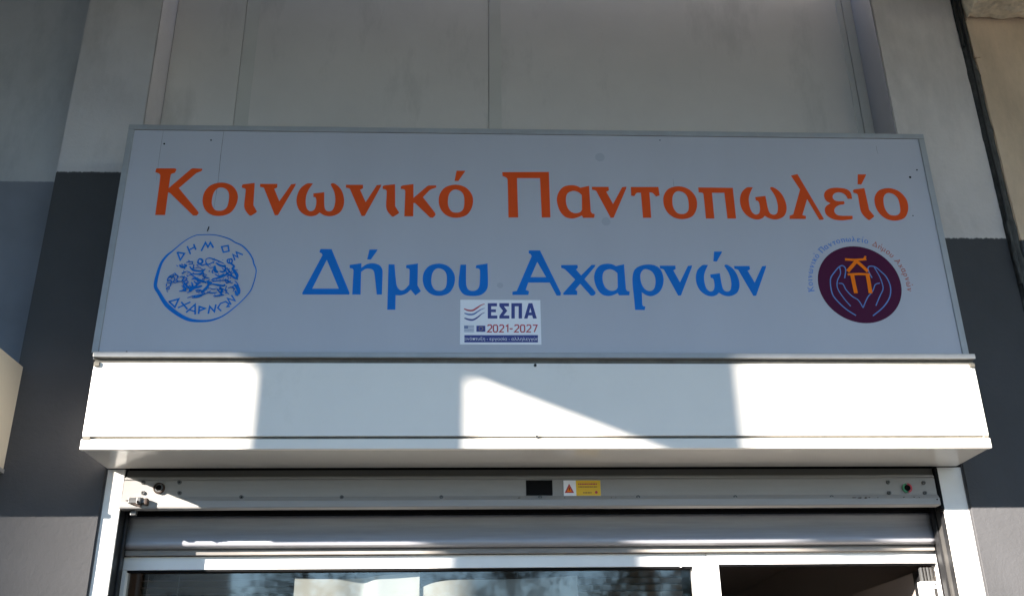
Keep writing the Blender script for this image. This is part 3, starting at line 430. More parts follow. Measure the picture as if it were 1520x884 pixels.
 31850,32],[-11170,31886,32],[-11169,31922,32]],[[-10488,31509,40],[-10457,31560,40],[-10458,31570,40]],[[-11514,31686,54],[-11506,31701,54],[-11482,31691,54]],[[-10225,31394,41],[-10219,
 31389,41],[-10173,31379,41]],[[-11720,31573,30],[-11701,31603,30],[-11673,31639,30]],[[-9920,32032,24],[-9888,32032,24],[-9878,32022,24]],[[-11216,31348,27],[-11203,31398,27],[-11217,
 31444,27]],[[-10377,31540,28],[-10345,31540,28],[-10344,31530,28]],[[-10906,32515,39],[-10898,32525,39],[-10877,32541,39]],[[-11137,32132,51],[-11115,32096,51],[-11064,32097,51]],[[-12152,
 32131,49],[-12170,32167,49],[-12174,32197,49]],[[-12346,31833,25],[-12300,31798,25],[-12258,31793,25]],[[-10127,31882,40],[-10141,31887,40],[-10145,31928,40]],[[-11161,31973,42],[-11133,
 31968,42],[-11113,31953,42]],[[-9823,31690,25],[-9794,31721,25],[-9759,31742,25]],[[-11584,32345,38],[-11558,32361,38],[-11564,32371,38]],[[-11223,32332,46],[-11209,32327,46],[-11176,
 32317,46]],[[-11776,32727,34],[-11754,32737,34],[-11701,32722,34]],[[-11390,31241,30],[-11363,31241,30],[-11351,31251,30]],[[-12212,32166,25],[-12190,32177,25],[-12190,32218,25]],[[-10423,
 31236,39],[-10413,31266,39],[-10406,31292,39]],[[-11909,31933,46],[-11886,31938,46],[-11865,31908,46]],[[-9836,31300,24],[-9825,31290,24],[-9799,31295,24]],[[-11851,32030,51],[-11835,
 32051,51],[-11848,32082,51]],[[-11587,31563,34],[-11583,31574,34],[-11576,31589,34]],[[-12174,32543,33],[-12155,32496,33],[-12112,32486,33]],[[-10656,31240,25],[-10641,31270,25],[-10624,
 31280,25]],[[-10212,31867,35],[-10194,31872,35],[-10180,31862,35]],[[-11761,32118,38],[-11726,32093,38],[-11688,32047,38]]],'hands':[[[13974,30602,44],[13645,30851,44],[13338,31199,
 44],[13168,31546,44],[13185,32130,44],[13410,32469,44],[13635,32696,44],[13780,32726,44],[13861,32573,44],[13762,32190,44]],[[13631,32668,39],[13626,32386,39],[13456,32076,39],[13417,
 31741,39],[13603,31327,39],[13820,30999,39]],[[13491,31964,39],[13653,31937,39],[13744,31688,39],[13936,31423,39],[14166,31248,39],[14301,30930,39]],[[14636,30594,44],[15093,30950,44],
 [15419,31364,44],[15535,31809,44],[15449,32228,44],[15267,32481,44],[15056,32689,44],[14819,32704,44],[14762,32545,44],[14859,32208,44]],[[15023,32677,39],[15161,32311,39],[15225,32003,
 39],[15220,31724,39],[15041,31418,39],[14822,31020,39]],[[15134,31985,39],[14942,31917,39],[14793,31638,39],[14543,31360,39],[14301,30930,39]]],'kp':[[[13888,32999,97],[14287,32979,
 97],[14752,33011,97]],[[14633,32987,78],[14748,33148,78]],[[14332,32928,136],[14205,32785,136],[13913,32472,136]],[[14321,32928,136],[14459,32804,136],[14730,32477,136]],[[13894,32342,
 97],[14338,32362,97],[14793,32348,97]],[[14074,32332,156],[14088,31912,156],[14107,31534,156]],[[14687,32336,156],[14693,31916,156],[14684,31538,156]]],'espa':[[[[-281,31048],[73,31050],
 [73,30922],[-150,30921],[-151,30793],[32,30793],[32,30680],[-151,30679],[-152,30537],[83,30538],[82,30417],[-283,30415]]],[[[165,31051],[533,31052],[532,30924],[335,30923],[464,30739],
 [318,30539],[540,30540],[539,30419],[160,30417],[161,30525],[299,30738],[164,30922]]],[[[625,31053],[1033,31055],[1022,30421],[892,30420],[900,30926],[755,30925],[748,30420],[617,30419]]],
 [[[1101,30421],[1283,31056],[1428,31057],[1585,30423],[1441,30423],[1412,30553],[1266,30552],[1232,30422]],[[1297,30671],[1348,30865],[1389,30672]]]],'waves':[[[-1184,30816,41],[-1040,
 30752,62],[-857,30747,67],[-700,30847,62],[-543,30961,41],[-399,31019,26]],[[-1170,30632,36],[-1013,30582,62],[-831,30591,62],[-674,30691,46],[-543,30782,31],[-400,30840,21]],[[-1169,
 30434,41],[-1012,30373,67],[-830,30365,67],[-648,30479,52],[-518,30601,31],[-400,30664,21]]],'bar':[[-1165,29735],[1614,29745],[1607,29453],[-1163,29445]],'flagg':[[-1180,30125],[-804,
 30127],[-803,29870],[-1178,29869]],'flage':[[-713,30122],[-375,30123],[-376,29877],[-712,29876]],'digits':[[[-289,30106,49],[-258,30151,49],[-164,30152,49],[-133,30101,49],[-139,30040,
 49],[-290,29869,49],[-129,29870,49]],[[-40,30149,49],[54,30150,49],[85,30102,49],[84,29920,49],[52,29870,49],[-41,29870,49],[-72,29920,49],[-71,30102,49],[-40,30149,49]],[[163,30108,
 49],[195,30153,49],[288,30153,49],[319,30103,49],[313,30041,49],[161,29871,49],[322,29871,49]],[[405,30098,49],[478,30154,49],[475,29866,49]],[[542,29998,49],[659,29998,49]],[[736,30110,
 49],[768,30155,49],[861,30156,49],[892,30105,49],[886,30044,49],[732,29873,49],[893,29873,49]],[[992,30153,49],[1086,30154,49],[1116,30106,49],[1113,29924,49],[1081,29874,49],[987,29873,
 49],[957,29924,49],[960,30106,49],[992,30153,49]],[[1194,30112,49],[1227,30157,49],[1320,30157,49],[1351,30107,49],[1344,30045,49],[1190,29874,49],[1351,29875,49]],[[1425,30152,49],
 [1587,30153,49],[1476,29870,49]]]}
G = DATA['G']
_gm = {}
def glyph_mesh(parts, m):
    """parts: list of (glyph, dx, dz, scale)"""
    key = (tuple(parts), m)
    if key not in _gm:
        loops = []
        tri = bmesh.new()
        for g, dx, dz, s in parts:
            me = cut_mesh('letter', [[(x / 1e4 * s + dx, z / 1e4 * s + dz) for x, z in lp] for lp in G[g]], .0007, m)
            tri.from_mesh(me); bpy.data.meshes.remove(me)
        me = bpy.data.meshes.new('letter'); tri.to_mesh(me); tri.free(); me.materials.append(M[m]); _gm[key] = me
    return _gm[key]
def letter(parts, x, y, z, s, m, parent, rot=0, label=None):
    o = bpy.data.objects.new('letter', glyph_mesh(parts, m)); col.objects.link(o); o.parent = parent
    b = base_of(parent); o.location = Vector((x, y, z)) - b; o.scale = (s, 1, s); o.rotation_euler = (0, -rot, 0)
    if label: o['label'] = label
    return o
def text_mesh(name, s, x0, x1, z0, z1, y, m, parent, label=None):
    c = bpy.data.curves.new(name, 'FONT'); c.body = s; c.size = 1; c.resolution_u = 2
    o = bpy.data.objects.new(name, c); col.objects.link(o); bpy.context.view_layer.update()
    me = bpy.data.meshes.new_from_object(o.evaluated_get(bpy.context.evaluated_depsgraph_get()))
    bpy.data.objects.remove(o); bpy.data.curves.remove(c)
    xs = [v.co.x for v in me.vertices]; ys = [v.co.y for v in me.vertices]; b = base_of(parent)
    ax, bx, ay, by = min(xs), max(xs), min(ys), max(ys)
    for v in me.vertices:
        px = x0 + (v.co.x - ax) / (bx - ax) * (x1 - x0); pz = z0 + (v.co.y - ay) / (by - ay) * (z1 - z0)
        v.co = Vector((px, y, pz)) - b
    me.materials.clear(); me.name = name
    return link(name, me, m, parent, label)

# ================================================================ GROUND AND STREET
def sheet(name, x0, x1, y0, y1, z, m):
    return mesh(name, [(x0, y0, z), (x1, y0, z), (x1, y1, z), (x0, y1, z)], [(0, 1, 2, 3)], m, None, None, 'structure')
sheet('ground', -600, 600, -600, 300, -.14, 'earth')
sheet('road', -300, 300, -15.0, -6.0, -.13, 'asphalt')
box('pavement', -60, 60, -5.98, 0.0, -.2, 0.0, 'paving', None, .01, None, 'structure')
for y in (-10.5,):
    bm = bmesh.new()
    for i in range(-8, 9):
        x = i * 5.0; vs = [bm.verts.new(v) for v in ((x - 1, y - .06, -.126), (x + 1, y - .06, -.126), (x + 1, y + .06, -.126), (x - 1, y + .06, -.126))]; bm.faces.new(vs)
    bm_done('road_marking', bm, 'line', None, None, 'structure')
box('far_pavement', -60, 60, -19.0, -15.02, -.2, 0.0, 'paving', None, .01, None, 'structure')

# ================================================================ SHOP BUILDING
B = thing('shop_building', 'grey rendered shop front wall with dark painted lower half behind the big sign', 'building', (0, .2, 0))
prism_xz('pilaster', [(-1.875, 0), (-1.468, 0), (-1.468, 2.70), (-1.54, 2.70), (-1.54, 6.2), (-1.875, 6.2)], 0, .42, 'pil_l', B, 'left pilaster, light grey above and dark grey paint below', bev=.006)
prism_xz('pilaster', [(1.842, 0), (2.245, 0), (2.245, 6.2), (1.842, 6.2)], 0, .42, 'pil_r', B, 'right pilaster, off-white above and dark grey paint below', bev=.006)
box('side_wall', -7.0, -1.877, .12, .42, 0, 6.2, 'wall_l', B, .003, 'recessed wall left of the pilaster')
box('wall_panel', -1.538, -1.2035, .206, .24, 2.72, 5.3, 'board', B, .002)
box('wall_panel', -1.202, -.0108, .206, .24, 2.72, 5.3, 'board', B, .002)
box('wall_panel', -.009, 1.79, .206, .24, 2.72, 5.3, 'board', B, .002)
box('wall_panel', 1.793, 1.84, .198, .24, 2.72, 5.3, 'strip', B, .002)
box('cover_strip', -1.200, -1.135, .2045, .2065, 2.72, 5.3, 'strip', B, .0008)
box('cover_strip', -.007, .052, .2045, .2065, 2.72, 5.3, 'strip', B, .0008)
box('cover_strip', 1.762, 1.789, .200, .2065, 2.72, 5.3, 'strip', B, .0008)
box('backing_wall', -1.538, 1.84, .243, .42, 2.66, 6.2, 'strip', B, 0)
box('reveal_grey_layer', 1.8395, 1.8425, .002, .197, 2.9, 5.3, 'greystrip', B, 0)  # thin grey layer laid over the right reveal to make it darker
disc_y('wall_plug', -1.26, .2045, .21, 4.12, .012, 'board', B)
# lintel behind the shutter box
box('lintel', -1.438, 1.798, .16, .42, 2.392, 2.655, 'black', B, 0)
# ceiling slab and arcade
A = thing('arcade', 'concrete arcade roof with square columns over the pavement in front of the shop', 'arcade', (0, -3.4, 0))
box('roof_slab', -12.0, 12.0, -4.28, -.002, 5.148, 5.448, 'slab', A, .01)
for xl in (-8.35, -5.044, 3.9, 7.2):
    box('column', xl - .042, xl + .363, -3.526, -3.219, 0.0, 4.77, 'slab', A, .012)
    box('beam', xl + .06, xl + .325, -4.275, -3.19, 4.77, 5.147, 'slab', A, .01)
# neighbouring building on the right
N = thing('neighbouring_building', 'beige rendered wall at the right edge with rough concrete overhead', 'building', (3.4, .2, 0))
prism_xz('wall', [(2.305, 0), (6.5, 0), (6.5, 6.2), (2.29, 6.2)], -.004, .4, 'wall_b', N, bev=.004)
def rough_block(name, x0, x1, y0, y1, z0, z1, m, parent, amp=.02, n=26):
    bm = bmesh.new(); bm_box(bm, x0, x1, y0, y1, z0, z1)
    bmesh.ops.subdivide_edges(bm, edges=bm.edges[:], cuts=n, use_grid_fill=True)
    for v in bm.verts:
        v.co += Vector((noise.noise(v.co * 9), noise.noise(v.co * 9 + Vector((5, 1, 2))), noise.noise(v.co * 11 + Vector((2, 7, 3))) + 1.1 * noise.noise(v.co * 38))) * amp
    return bm_done(name, bm, m, parent, smooth=False)
rough_block('concrete_ledge', 2.295, 3.25, -.42, -.01, 4.735, 5.02, 'conc', N, .012, 64)
rough_block('concrete_ledge', 3.26, 6.4, -.42, -.01, 4.735, 5.02, 'conc', N, .012, 20)
box('edge_trim', 2.287, 2.318, -.012, .02, 4.50, 4.715, 'wall_b', N, .002)

# dirty joint between the two buildings with a cable hanging in it
J = thing('joint_cable', 'black cable hanging down the dirty joint between the pilaster and the beige wall', 'cable', (2.27, 0, 2.4))
def tube(name, pts, r, m, parent, seg=8, label=None, jit=0):
    V = []; F = []; n = len(pts)
    for i, p in enumerate(pts):
        p = Vector(p); a = Vector(pts[max(i - 1, 0)]); b = Vector(pts[min(i + 1, n - 1)]); d = (b - a).normalized()
        u = d.cross(Vector((0, 1, 0.01))).normalized(); v = d.cross(u)
        rr = (r[i] if isinstance(r, (list, tuple)) else r)
        for k in range(seg):
            an = 2 * math.pi * k / seg
            q = rr * (1 + (jit * rnd.uniform(-1, 1) if jit else 0)); V.append(p + u * math.cos(an) * q + v * math.sin(an) * q)
    for i in range(n - 1):
        for k in range(seg):
            F.append((i * seg + k, i * seg + (k + 1) % seg, (i + 1) * seg + (k + 1) % seg, (i + 1) * seg + k))
    return mesh(name, V, F, m, parent, label, smooth=True)
pts = []
for i in range(90):
    z = 5.05 - i * .03
    pts.append((2.262 + .010 * noise.noise(Vector((0, 0, z * 2.2))) + .006 * math.sin(z * 3), -.012 + .006 * noise.noise(Vector((4, 0, z * 2))), z))
tube('cable', pts, .006, 'cable', J)
pts = [(2.272 + .012 * noise.noise(Vector((7, 0, 5.05 - i * .05))), .02, 5.05 - i * .05) for i in range(100)]
tube('sealant', pts, [.030 + .009 * noise.noise(Vector((1, 2, i * .33))) for i in range(100)], 'foam', J, 9, jit=.12)
pts = [(2.248 + .005 * noise.noise(Vector((3, 9, i * .3))), -.008, 4.95 - i * .03) for i in range(14)]
tube('loose_wire', pts, [.005 + .003 * rnd.random() for _ in range(14)], 'cable', J)
pts = [(2.250 + .008 * noise.noise(Vector((3, 1, i * .4))), -.014, 3.62 - i * .02) for i in range(16)]
tube('paint_smear', pts, [.006 + .004 * rnd.random() for _ in range(16)], 'foam', J)
box('backing', 2.247, 2.30, .12, .14, 0, 6.2, 'black', J, 0)

# neighbouring sign box at the left edge
L = thing('neighbouring_shutter_box', 'cream metal shutter box of the next shop at the left edge of the wall', 'shutter box', (-2.6, -.14, 2.53))
box('casing', -3.45, -1.853, -.28, .119, 2.532, 2.945, 'cream', L, .004)
box('bottom_trim', -3.45, -1.847, -.284, -.001, 2.518, 2.534, 'alu', L, .001)
disc_y('screw', -1.90, -.286, -.28, 2.90, .006, 'steel', L)

# ================================================================ SHUTTER BOX (white casing)
S = thing('shutter_box', 'long white metal shutter casing streaked with sunlight directly under the sign', 'shutter box', (.175, -.14, 2.534))
X0, X1 = -1.471, 1.824
box('fascia_panel', X0, X1, -.280, -.270, 2.583, 2.862, 'white', S, .0025)
box('bottom_rail', X0 - .001, X1 + .001, -.283, -.262, 2.535, 2.573, 'white', S, .003)
box('joint_groove', X0 + .004, X1 - .004, -.272, -.262, 2.570, 2.586, 'groove', S, 0)
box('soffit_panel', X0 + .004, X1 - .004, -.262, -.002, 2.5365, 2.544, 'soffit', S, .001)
box('end_cap', X0, X0 + .008, -.268, -.002, 2.545, 2.862, 'white', S, .001)
box('end_cap', X1 - .008, X1, -.268, -.002, 2.545, 2.862, 'white', S, .001)
box('top_panel', X0, X1, -.268, .19, 2.8625, 2.868, 'white', S, 0)
box('corner_bracket', X0 + .004, X0 + .030, -.2845, -.272, 2.570, 2.584, 'groove', S, .001)
box('corner_bracket', X1 - .022, X1 - .004, -.2845, -.272, 2.572, 2.584, 'groove', S, .001)
box('corner_bracket', X0 + .002, X0 + .022, -.2885, -.272, 2.846, 2.862, 'groove', S, .001)
box('corner_bracket', X1 - .02, X1 - .002, -.2885, -.272, 2.848, 2.862, 'groove', S, .001)
for sx, sz in ((.148, 2.5785), (.148, 2.853)):
    disc_y('screw', sx, -.2865, -.278, sz, .0055, 'steel', S)
    disc_y('screw_slot', sx, -.2870, -.2860, sz, .0030, 'hole', S)
for sx in (-1.43, -1.39, 1.775, 1.70, -1.40): disc_y('rivet', sx, -.2838, -.280, 2.60 if sx == 1.775 else 2.5525, .002, 'steel', S)

# ================================================================ SIGN
P = thing('shop_sign', 'silver shop sign with large orange and blue Greek lettering and two round emblems', 'sign', (.16, -.14, 2.86))
sx0, sx1, sz0, sz1 = -1.486, 1.811, 2.899, 3.887
box('cabinet', sx0 + .004, sx1 - .004, -.270, .195, sz0 - .02, sz1 - .003, 'alu', P, .002)
box('face_panel', sx0 + .02, sx1 - .02, -.2795, -.2705, sz0 - .001, sz1 - .018, 'face', P, 0)
box('frame_rail', sx0, sx1, -.286, -.2705, sz1 - .023, sz1, 'alu', P, .002, 'top frame rail')
box('frame_rail', sx0, sx0 + .0245, -.285, -.2705, sz0, sz1 - .0235, 'alu', P, .002, 'left frame rail')
box('frame_rail', sx1 - .0245, sx1, -.285, -.2705, sz0, sz1 - .0235, 'alu', P, .002, 'right frame rail')
box('frame_rail', X0 - .004, X1 + .004, -.294, -.2705, 2.879, sz0, 'alu', P, .002, 'wider bottom frame rail')
box('rail_underside_shade', X0, X1, -.276, -.2702, 2.862, 2.879, 'groove', P, 0)  # dark strip paints the shade under the bottom frame rail
FY = -.2795
for line, m in ((DATA['L1'], 'orange'), (DATA['L2'], 'blue')):
    for l in line:
        n, x, z, s = l[0]
        parts = [(n, 0, 0, 1)]
        if len(l) > 1: g2, x2, z2, s2 = l[1]; parts.append((g2, round((x2 - x) / s, 4), round((z2 - z) / s, 4), s2 / s))
        letter(parts, x, FY - .0008, z, s, m, P)
# left emblem: ancient coin
E1 = strokes('emblem', DATA['ring'], FY - .0008, 'blue', P, 'blue line drawing of a coin with horsemen and ancient Greek letters')
strokes('horsemen_drawing', DATA['horse'], FY - .0010, 'blue', E1, taper=True)
for st in DATA['coinlet']: strokes('letter', st, FY - .0009, 'blue', E1, sharp=True)
# right emblem: disc with hands
dx, dz, ra, rb = DATA['disc']
E2 = disc_y('emblem', dx, FY - .0006, FY - .0001, dz, ra, 'purple', P, seg=72, label='dark purple disc with blue hands holding orange letters, text curving above')
strokes('hand_drawing', DATA['hands'], FY - .0009, 'lblue', E2)
strokes('monogram', DATA['kp'], FY - .0030, 'lorange', E2, sharp=True)
def arc_text(words, a0, a1, m, rad=.186, s=.115):
    def wid(g): q = [p[0] for p in G[g][0]]; return (max(q) - min(q)) / 1e4
    items = []; u = 0
    for g in words:
        if g == ' ': u += .10; continue
        acc = g.endswith('+'); g = g.rstrip('+'); wv = wid(g); items.append((g, acc, u + wv / 2)); u += wv + .03
    for g, acc, c in items:
        a = R(a0 + (a1 - a0) * c / u); zc = min(p[1] for p in G[g][0]) / 1e4
        if g in ('mu', 'rho'): zc += .06
        rr = rad - zc * s
        x = dx + rr * math.cos(a); z = dz + rr * math.sin(a)
        letter([(g, 0, 0, 1)] + ([('tonos', .02, .135, 1)] if acc else []), x, FY - .0008, z, s, m, E2, rot=a - math.pi / 2)
arc_text(['Kappa', 'omicron', 'iota', 'nu', 'omega', 'nu', 'iota', 'kappa', 'omicron+', ' ', 'Pi', 'alpha', 'nu', 'tau', 'omicron', 'pi', 'omega', 'lamda', 'epsilon', 'iota+', 'omicron'], 190, 70, 'lblue')
arc_text(['Delta', 'eta+', 'mu', 'omicron', 'upsilon', ' ', 'Alpha', 'chi', 'alpha', 'rho', 'nu', 'omega+', 'nu'], 66, -10, 'lbrown')
# funding sticker
K = box('sticker', -.133, .1738, FY - .0011, FY - .0002, 2.9365, 3.1190, 'paper', P, 0, 'white rectangular sticker with navy and red printing stuck on the sign')
SY = FY - .0013
f = lambda lp: [(a / 1e4, b / 1e4) for a, b in lp]
for lp in DATA['espa']: cut('letter', [f(q) for q in lp], SY - .0002, 'navy', K, thick=.0003)
for st in DATA['digits']: strokes('digit', [st], SY, 'red', K, sharp=True)
for st, m in zip(DATA['waves'], ('red', 'mblue', 'navy')): strokes('wave', [st], SY, m, K)
cut('blue_bar', [f(DATA['bar'])], SY - .0002, 'navy', K, thick=.0003)
cut('flag', [f(DATA['flagg'])], SY - .0002, 'fgrey', K, thick=.0003, label='small Greek flag print')
fx0, fz0 = f(DATA['flagg'])[3]; fx1, fz1 = f(DATA['flagg'])[1]
for i in range(4):
    z = fz0 + (fz1 - fz0) * (i * 2 + 1) / 9; h = (fz1 - fz0) / 9
    cut('flag_stripe', [[(fx0 + (.4 if i > 1 else 0) * (fx1 - fx0), z), (fx1, z), (fx1, z + h), (fx0 + (.4 if i > 1 else 0) * (fx1 - fx0), z + h)]], SY - .0006, 'paper', K, thick=.0002)
cut('flag', [f(DATA['flage'])], SY - .0002, 'navy', K, thick=.0003, label='small European flag print')
ex = sum(p[0] for p in f(DATA['flage'])) / 4; ez = sum(p[1] for p in f(DATA['flage'])) / 4
for i in range(12):
    a = i * math.pi / 6; disc_y('flag_star', ex + .0075 * math.cos(a), SY - .0006, SY - .0003, ez + .0075 * math.sin(a), .0011, 'yellow', K, seg=5)
text_mesh('small_print', 'ανάπτυξη - εργασία - αλληλεγγύη', -.118, .162, 2.9495, 2.9655, SY - .0006, 'paper', K)
strokes('drip_stain', [[[-11030, 38620, 18], [-11040, 37500, 26], [-11020, 36200, 20], [-11060, 35000, 10]], [[-13460, 38600, 10], [-13470, 37600, 16], [-13450, 36300, 6]], [[16020, 38300, 14], [16010, 38100, 18], [16030, 37900, 8]], [[7300, 36600, 6], [7310, 36300, 12], [7290, 35900, 5]]], FY - .0003, 'stain', P)
for x, z, rr in ((.435, 3.760, .020), (.445, 3.462, .018), (.02, 3.18, .012)): disc_y('scuff', x, FY - .00025, FY, z, rr, 'stain2', P, seg=24)
# specks, a small nail and rust streaks on the face
for (x, z, r) in ((-1.335, 3.80, .004), (.69, 3.845, .0025), (1.72, 3.68, .005), (1.755, 3.715, .0035), (-1.36, 2.903, .004), (-1.15, 3.82, .0035), (1.70, 3.50, .0025)):
    disc_y('speck', x, FY - .0010, FY, z, r, 'hole', P, seg=8)
strokes('nail', [[[-11200, 34020, 30], [-11170, 34130, 42], [-11150, 34240, 26]]], FY - .004, 'hole', P)

# ================================================================ OPENING: jambs, guides, housing, curtain
D = thing('roller_shutter', 'raised grey roller shutter in the doorway, with riveted housing and side guides', 'roller shutter', (.17, .05, 2.0))
def wavy_jamb(x0, x1, sgn):
    V = []; F = []; n = 60
    for i in range(n + 1):
        z = 2.5355 * i / n
        o = .0035 * noise.noise(Vector((sgn * 3, 1, z * 7))) + .002 * noise.noise(Vector((sgn * 3, 5, z * 30)))
        xa, xb = (x0 + o, x1) if sgn < 0 else (x0, x1 + o)
        V += [(xa, .012, z), (xb, .012, z), (xb, .022, z), (xa, .022, z)]
    for i in range(n):
        for k in range(4): a = i * 4 + k; b = i * 4 + (k + 1) % 4; F.append((a, b, b + 4, a + 4))
    F += [(3, 2, 1, 0), (4 * n, 4 * n + 1, 4 * n + 2, 4 * n + 3)]
    return mesh('jamb', V, F, 'jamb', D)
wavy_jamb(-1.478, -1.404, -1); wavy_jamb(1.747, 1.846, 1)
for sgn, xi in ((-1, -1.4045), (1, 1.7475)):
    # stepped guide channel running down the reveal behind the jamb
    a, b = sorted((xi, xi + sgn * .05)); box('guide_channel', a, b, .0145, .060, 0, 2.53, 'guide', D, .002)
    a, b = sorted((xi + sgn * .012, xi + sgn * .06)); box('guide_channel', a, b, .0605, .118, 0, 2.53, 'guide2' if sgn > 0 else 'guide', D, .003)
    a, b = sorted((xi + sgn * .004, xi + sgn * .06)); box('guide_channel', a, b, .1185, .150, 0, 2.5, 'guide', D, .002)
    a, b = sorted((xi + sgn * .020, xi + sgn * .06)); box('guide_lining', a, b, .151, .20, 0, 2.5, 'black', D, 0)
box('upper_shade_strip', 1.7335, 1.7465, .010, .06, 2.372, 2.533, 'black', D, .001)  # black strip paints the box's shadow at the top of the guide
# housing bar with its screws
prof = [(-.022, 2.500), (-.026, 2.4955), (-.031, 2.4935), (-.031, 2.4885), (-.026, 2.4865), (-.026, 2.4845), (-.031, 2.4825), (-.031, 2.420), (-.0335, 2.4175), (-.0455, 2.402), (-.047, 2.380), (-.044, 2.376), (.0, 2.376), (.0, 2.500)]
Hs = profile_x('housing_bar', prof, -1.386, 1.7085, 'house', D, 60, .0012)
box('upper_shadow_gap', -1.40, 1.7465, .03, .07, 2.5085, 2.5355, 'gap', D, 0)  # strip filling the gap, its shade put into the colour
box('dark_void_backing', -1.403, 1.7465, .145, .159, 2.3895, 2.5345, 'black', D, 0)  # black sheet stands for the dark void above the curtain
for i in range(7):
    x = -.945 + i * .3728; z = 2.4185 - i * .0015
    disc_y('screw', x, -.040, -.030, z, .0085, 'steel', Hs, r2=.007, hole=.0035); disc_y('screw_recess', x, -.0345, -.030, z, .0036, 'hole', Hs, seg=10)
for x, z in ((-1.315, 2.477), (-1.310, 2.437), (-1.181, 2.477), (-1.176, 2.436), (1.523, 2.468), (1.521, 2.426), (1.663, 2.465), (1.661, 2.425)):
    disc_y('screw', x, -.0375, -.030, z, .0082, 'steel', Hs, r2=.0065, hole=.003); disc_y('screw_recess', x, -.034, -.030, z, .0031, 'hole', Hs, seg=10)
disc_y('key_socket', -1.2525, -.0425, -.030, 2.454, .0215, 'rust', Hs, r2=.020, hole=.0165, seg=28)
disc_y('socket_ring', -1.2525, -.0415, -.030, 2.454, .0150, 'steel', Hs, hole=.0110, seg=28, a0=-160, a1=60)
disc_y('socket_centre', -1.2525, -.0385, -.030, 2.454, .0115, 'hole', Hs, seg=20)
disc_y('key_socket', 1.593, -.0395, -.030, 2.444, .0185, 'green', Hs, hole=.0125, seg=24, a0=100, a1=260, label='key socket with green and red half rings')
disc_y('socket_ring', 1.593, -.0395, -.030, 2.444, .0185, 'red', Hs, hole=.0125, seg=24, a0=-80, a1=80)
disc_y('socket_centre', 1.593, -.0385, -.030, 2.444, .0118, 'hole', Hs, seg=20)
box('cover_plate', .121, .2215, -.0345, -.0300, 2.4215, 2.4800, 'black', Hs, .001, 'plain black plate')
# warning sticker
WS = box('warning_sticker', .262, .4055, -.0325, -.0312, 2.4195, 2.4790, 'paper', Hs, 0, 'small white and yellow warning sticker')
box('sticker_edge', .262, .2637, -.0330, -.0326, 2.4195, 2.4790, 'ink', WS, 0)
cut('yellow_field', [[(.3115, 2.4198), (.4052, 2.4198), (.4052, 2.4787), (.3115, 2.4787)]], -.0331, 'yellow', WS, thick=.0004)
cut('warning_triangle', [[(.2672, 2.4305), (.3035, 2.4305), (.2855, 2.4665)]], -.0331, 'red', WS, thick=.0004)
cut('triangle_field', [[(.2755, 2.4345), (.2955, 2.4345), (.2855, 2.4560)]], -.0336, 'lorange', WS, thick=.0004)
cut('exclamation_mark', [[(.2842, 2.4395), (.2868, 2.4395), (.2875, 2.4510), (.2835, 2.4510)]], -.0340, 'hole', WS, thick=.0003)
for row, (z, h, x0, x1, m) in enumerate(((2.4645, .0050, .320, .392, 'red'), (2.4535, .0040, .321, .392, 'brown'), (2.4310, .0045, .338, .372, 'brown'))):
    x = x0
    while x < x1:
        wd = rnd.uniform(.0035, .009); x2 = min(x + wd, x1)
        cut('print_mark', [[(x, z - h / 2), (x2, z - h / 2), (x2, z + h / 2), (x, z + h / 2)]], -.0336, m, WS, thick=.0003); x = x2 + .0018
disc_y('print_mark', .388, -.0336, -.0332, 2.4325, .0055, 'red', WS, seg=14)
# chipped paint on the housing
for x, wd, z, h in ((.094, .012, 2.4105, .003), (.266, .005, 2.410, .0025), (.443, .005, 2.4095, .003), (.46, .004, 2.410, .0025), (1.376, .022, 2.4050, .0035), (1.398, .018, 2.4040, .0045), (1.42, .012, 2.4035, .0055), (1.435, .01, 2.4055, .003), (1.468, .005, 2.4055, .003), (1.57, .008, 2.4065, .0025), (1.61, .006, 2.4065, .003), (1.63, .005, 2.405, .0025), (1.693, .008, 2.395, .006)):
    lp = []
    for k in range(9):
        a = 2 * math.pi * k / 9; q = rnd.uniform(.7, 1.15); lp.append((x + wd / 2 * math.cos(a) * q, z + h / 2 * math.sin(a) * q))
    cut('paint_chip', [lp], -.0352 - max(0, 2.4175 - z + h / 2) * .79, 'rust', Hs, thick=.0006)
# latch on the left end of the housing
T = box('latch', -1.350, -1.284, -.066, -.038, 2.392, 2.4035, 'steel', D, .002, 'small steel latch at the left end of the housing')
box('latch_plate', -1.352, -1.30, -.060, -.038, 2.4035, 2.414, 'guide2', T, .002)
box('latch_lug', -1.318, -1.302, -.074, -.050, 2.387, 2.412, 'steel', T, .003)
disc_y('latch_bolt', -1.311, -.078, -.066, 2.394, .0045, 'hole', T, seg=12)
box('latch_lug', -1.290, -1.279, -.070, -.044, 2.386, 2.409, 'rust', T, .003)
prism_xz('latch_arm', [(-1.362, 2.402), (-1.345, 2.406), (-1.300, 2.384), (-1.306, 2.377)], -.064, -.055, 'rust', T, bev=.001)
box('latch_spring', -1.352, -1.33, -.02, .0, 2.355, 2.376, 'guide2', T, .003)
# seat the housing against the lintel
for o in [Hs] + list(Hs.children_recursive) + [T] + list(T.children_recursive):
    for v in o.data.vertices: v.co.x = v.co.x * 1.0106 + .0020; v.co.y += .040; v.co.z += .0085
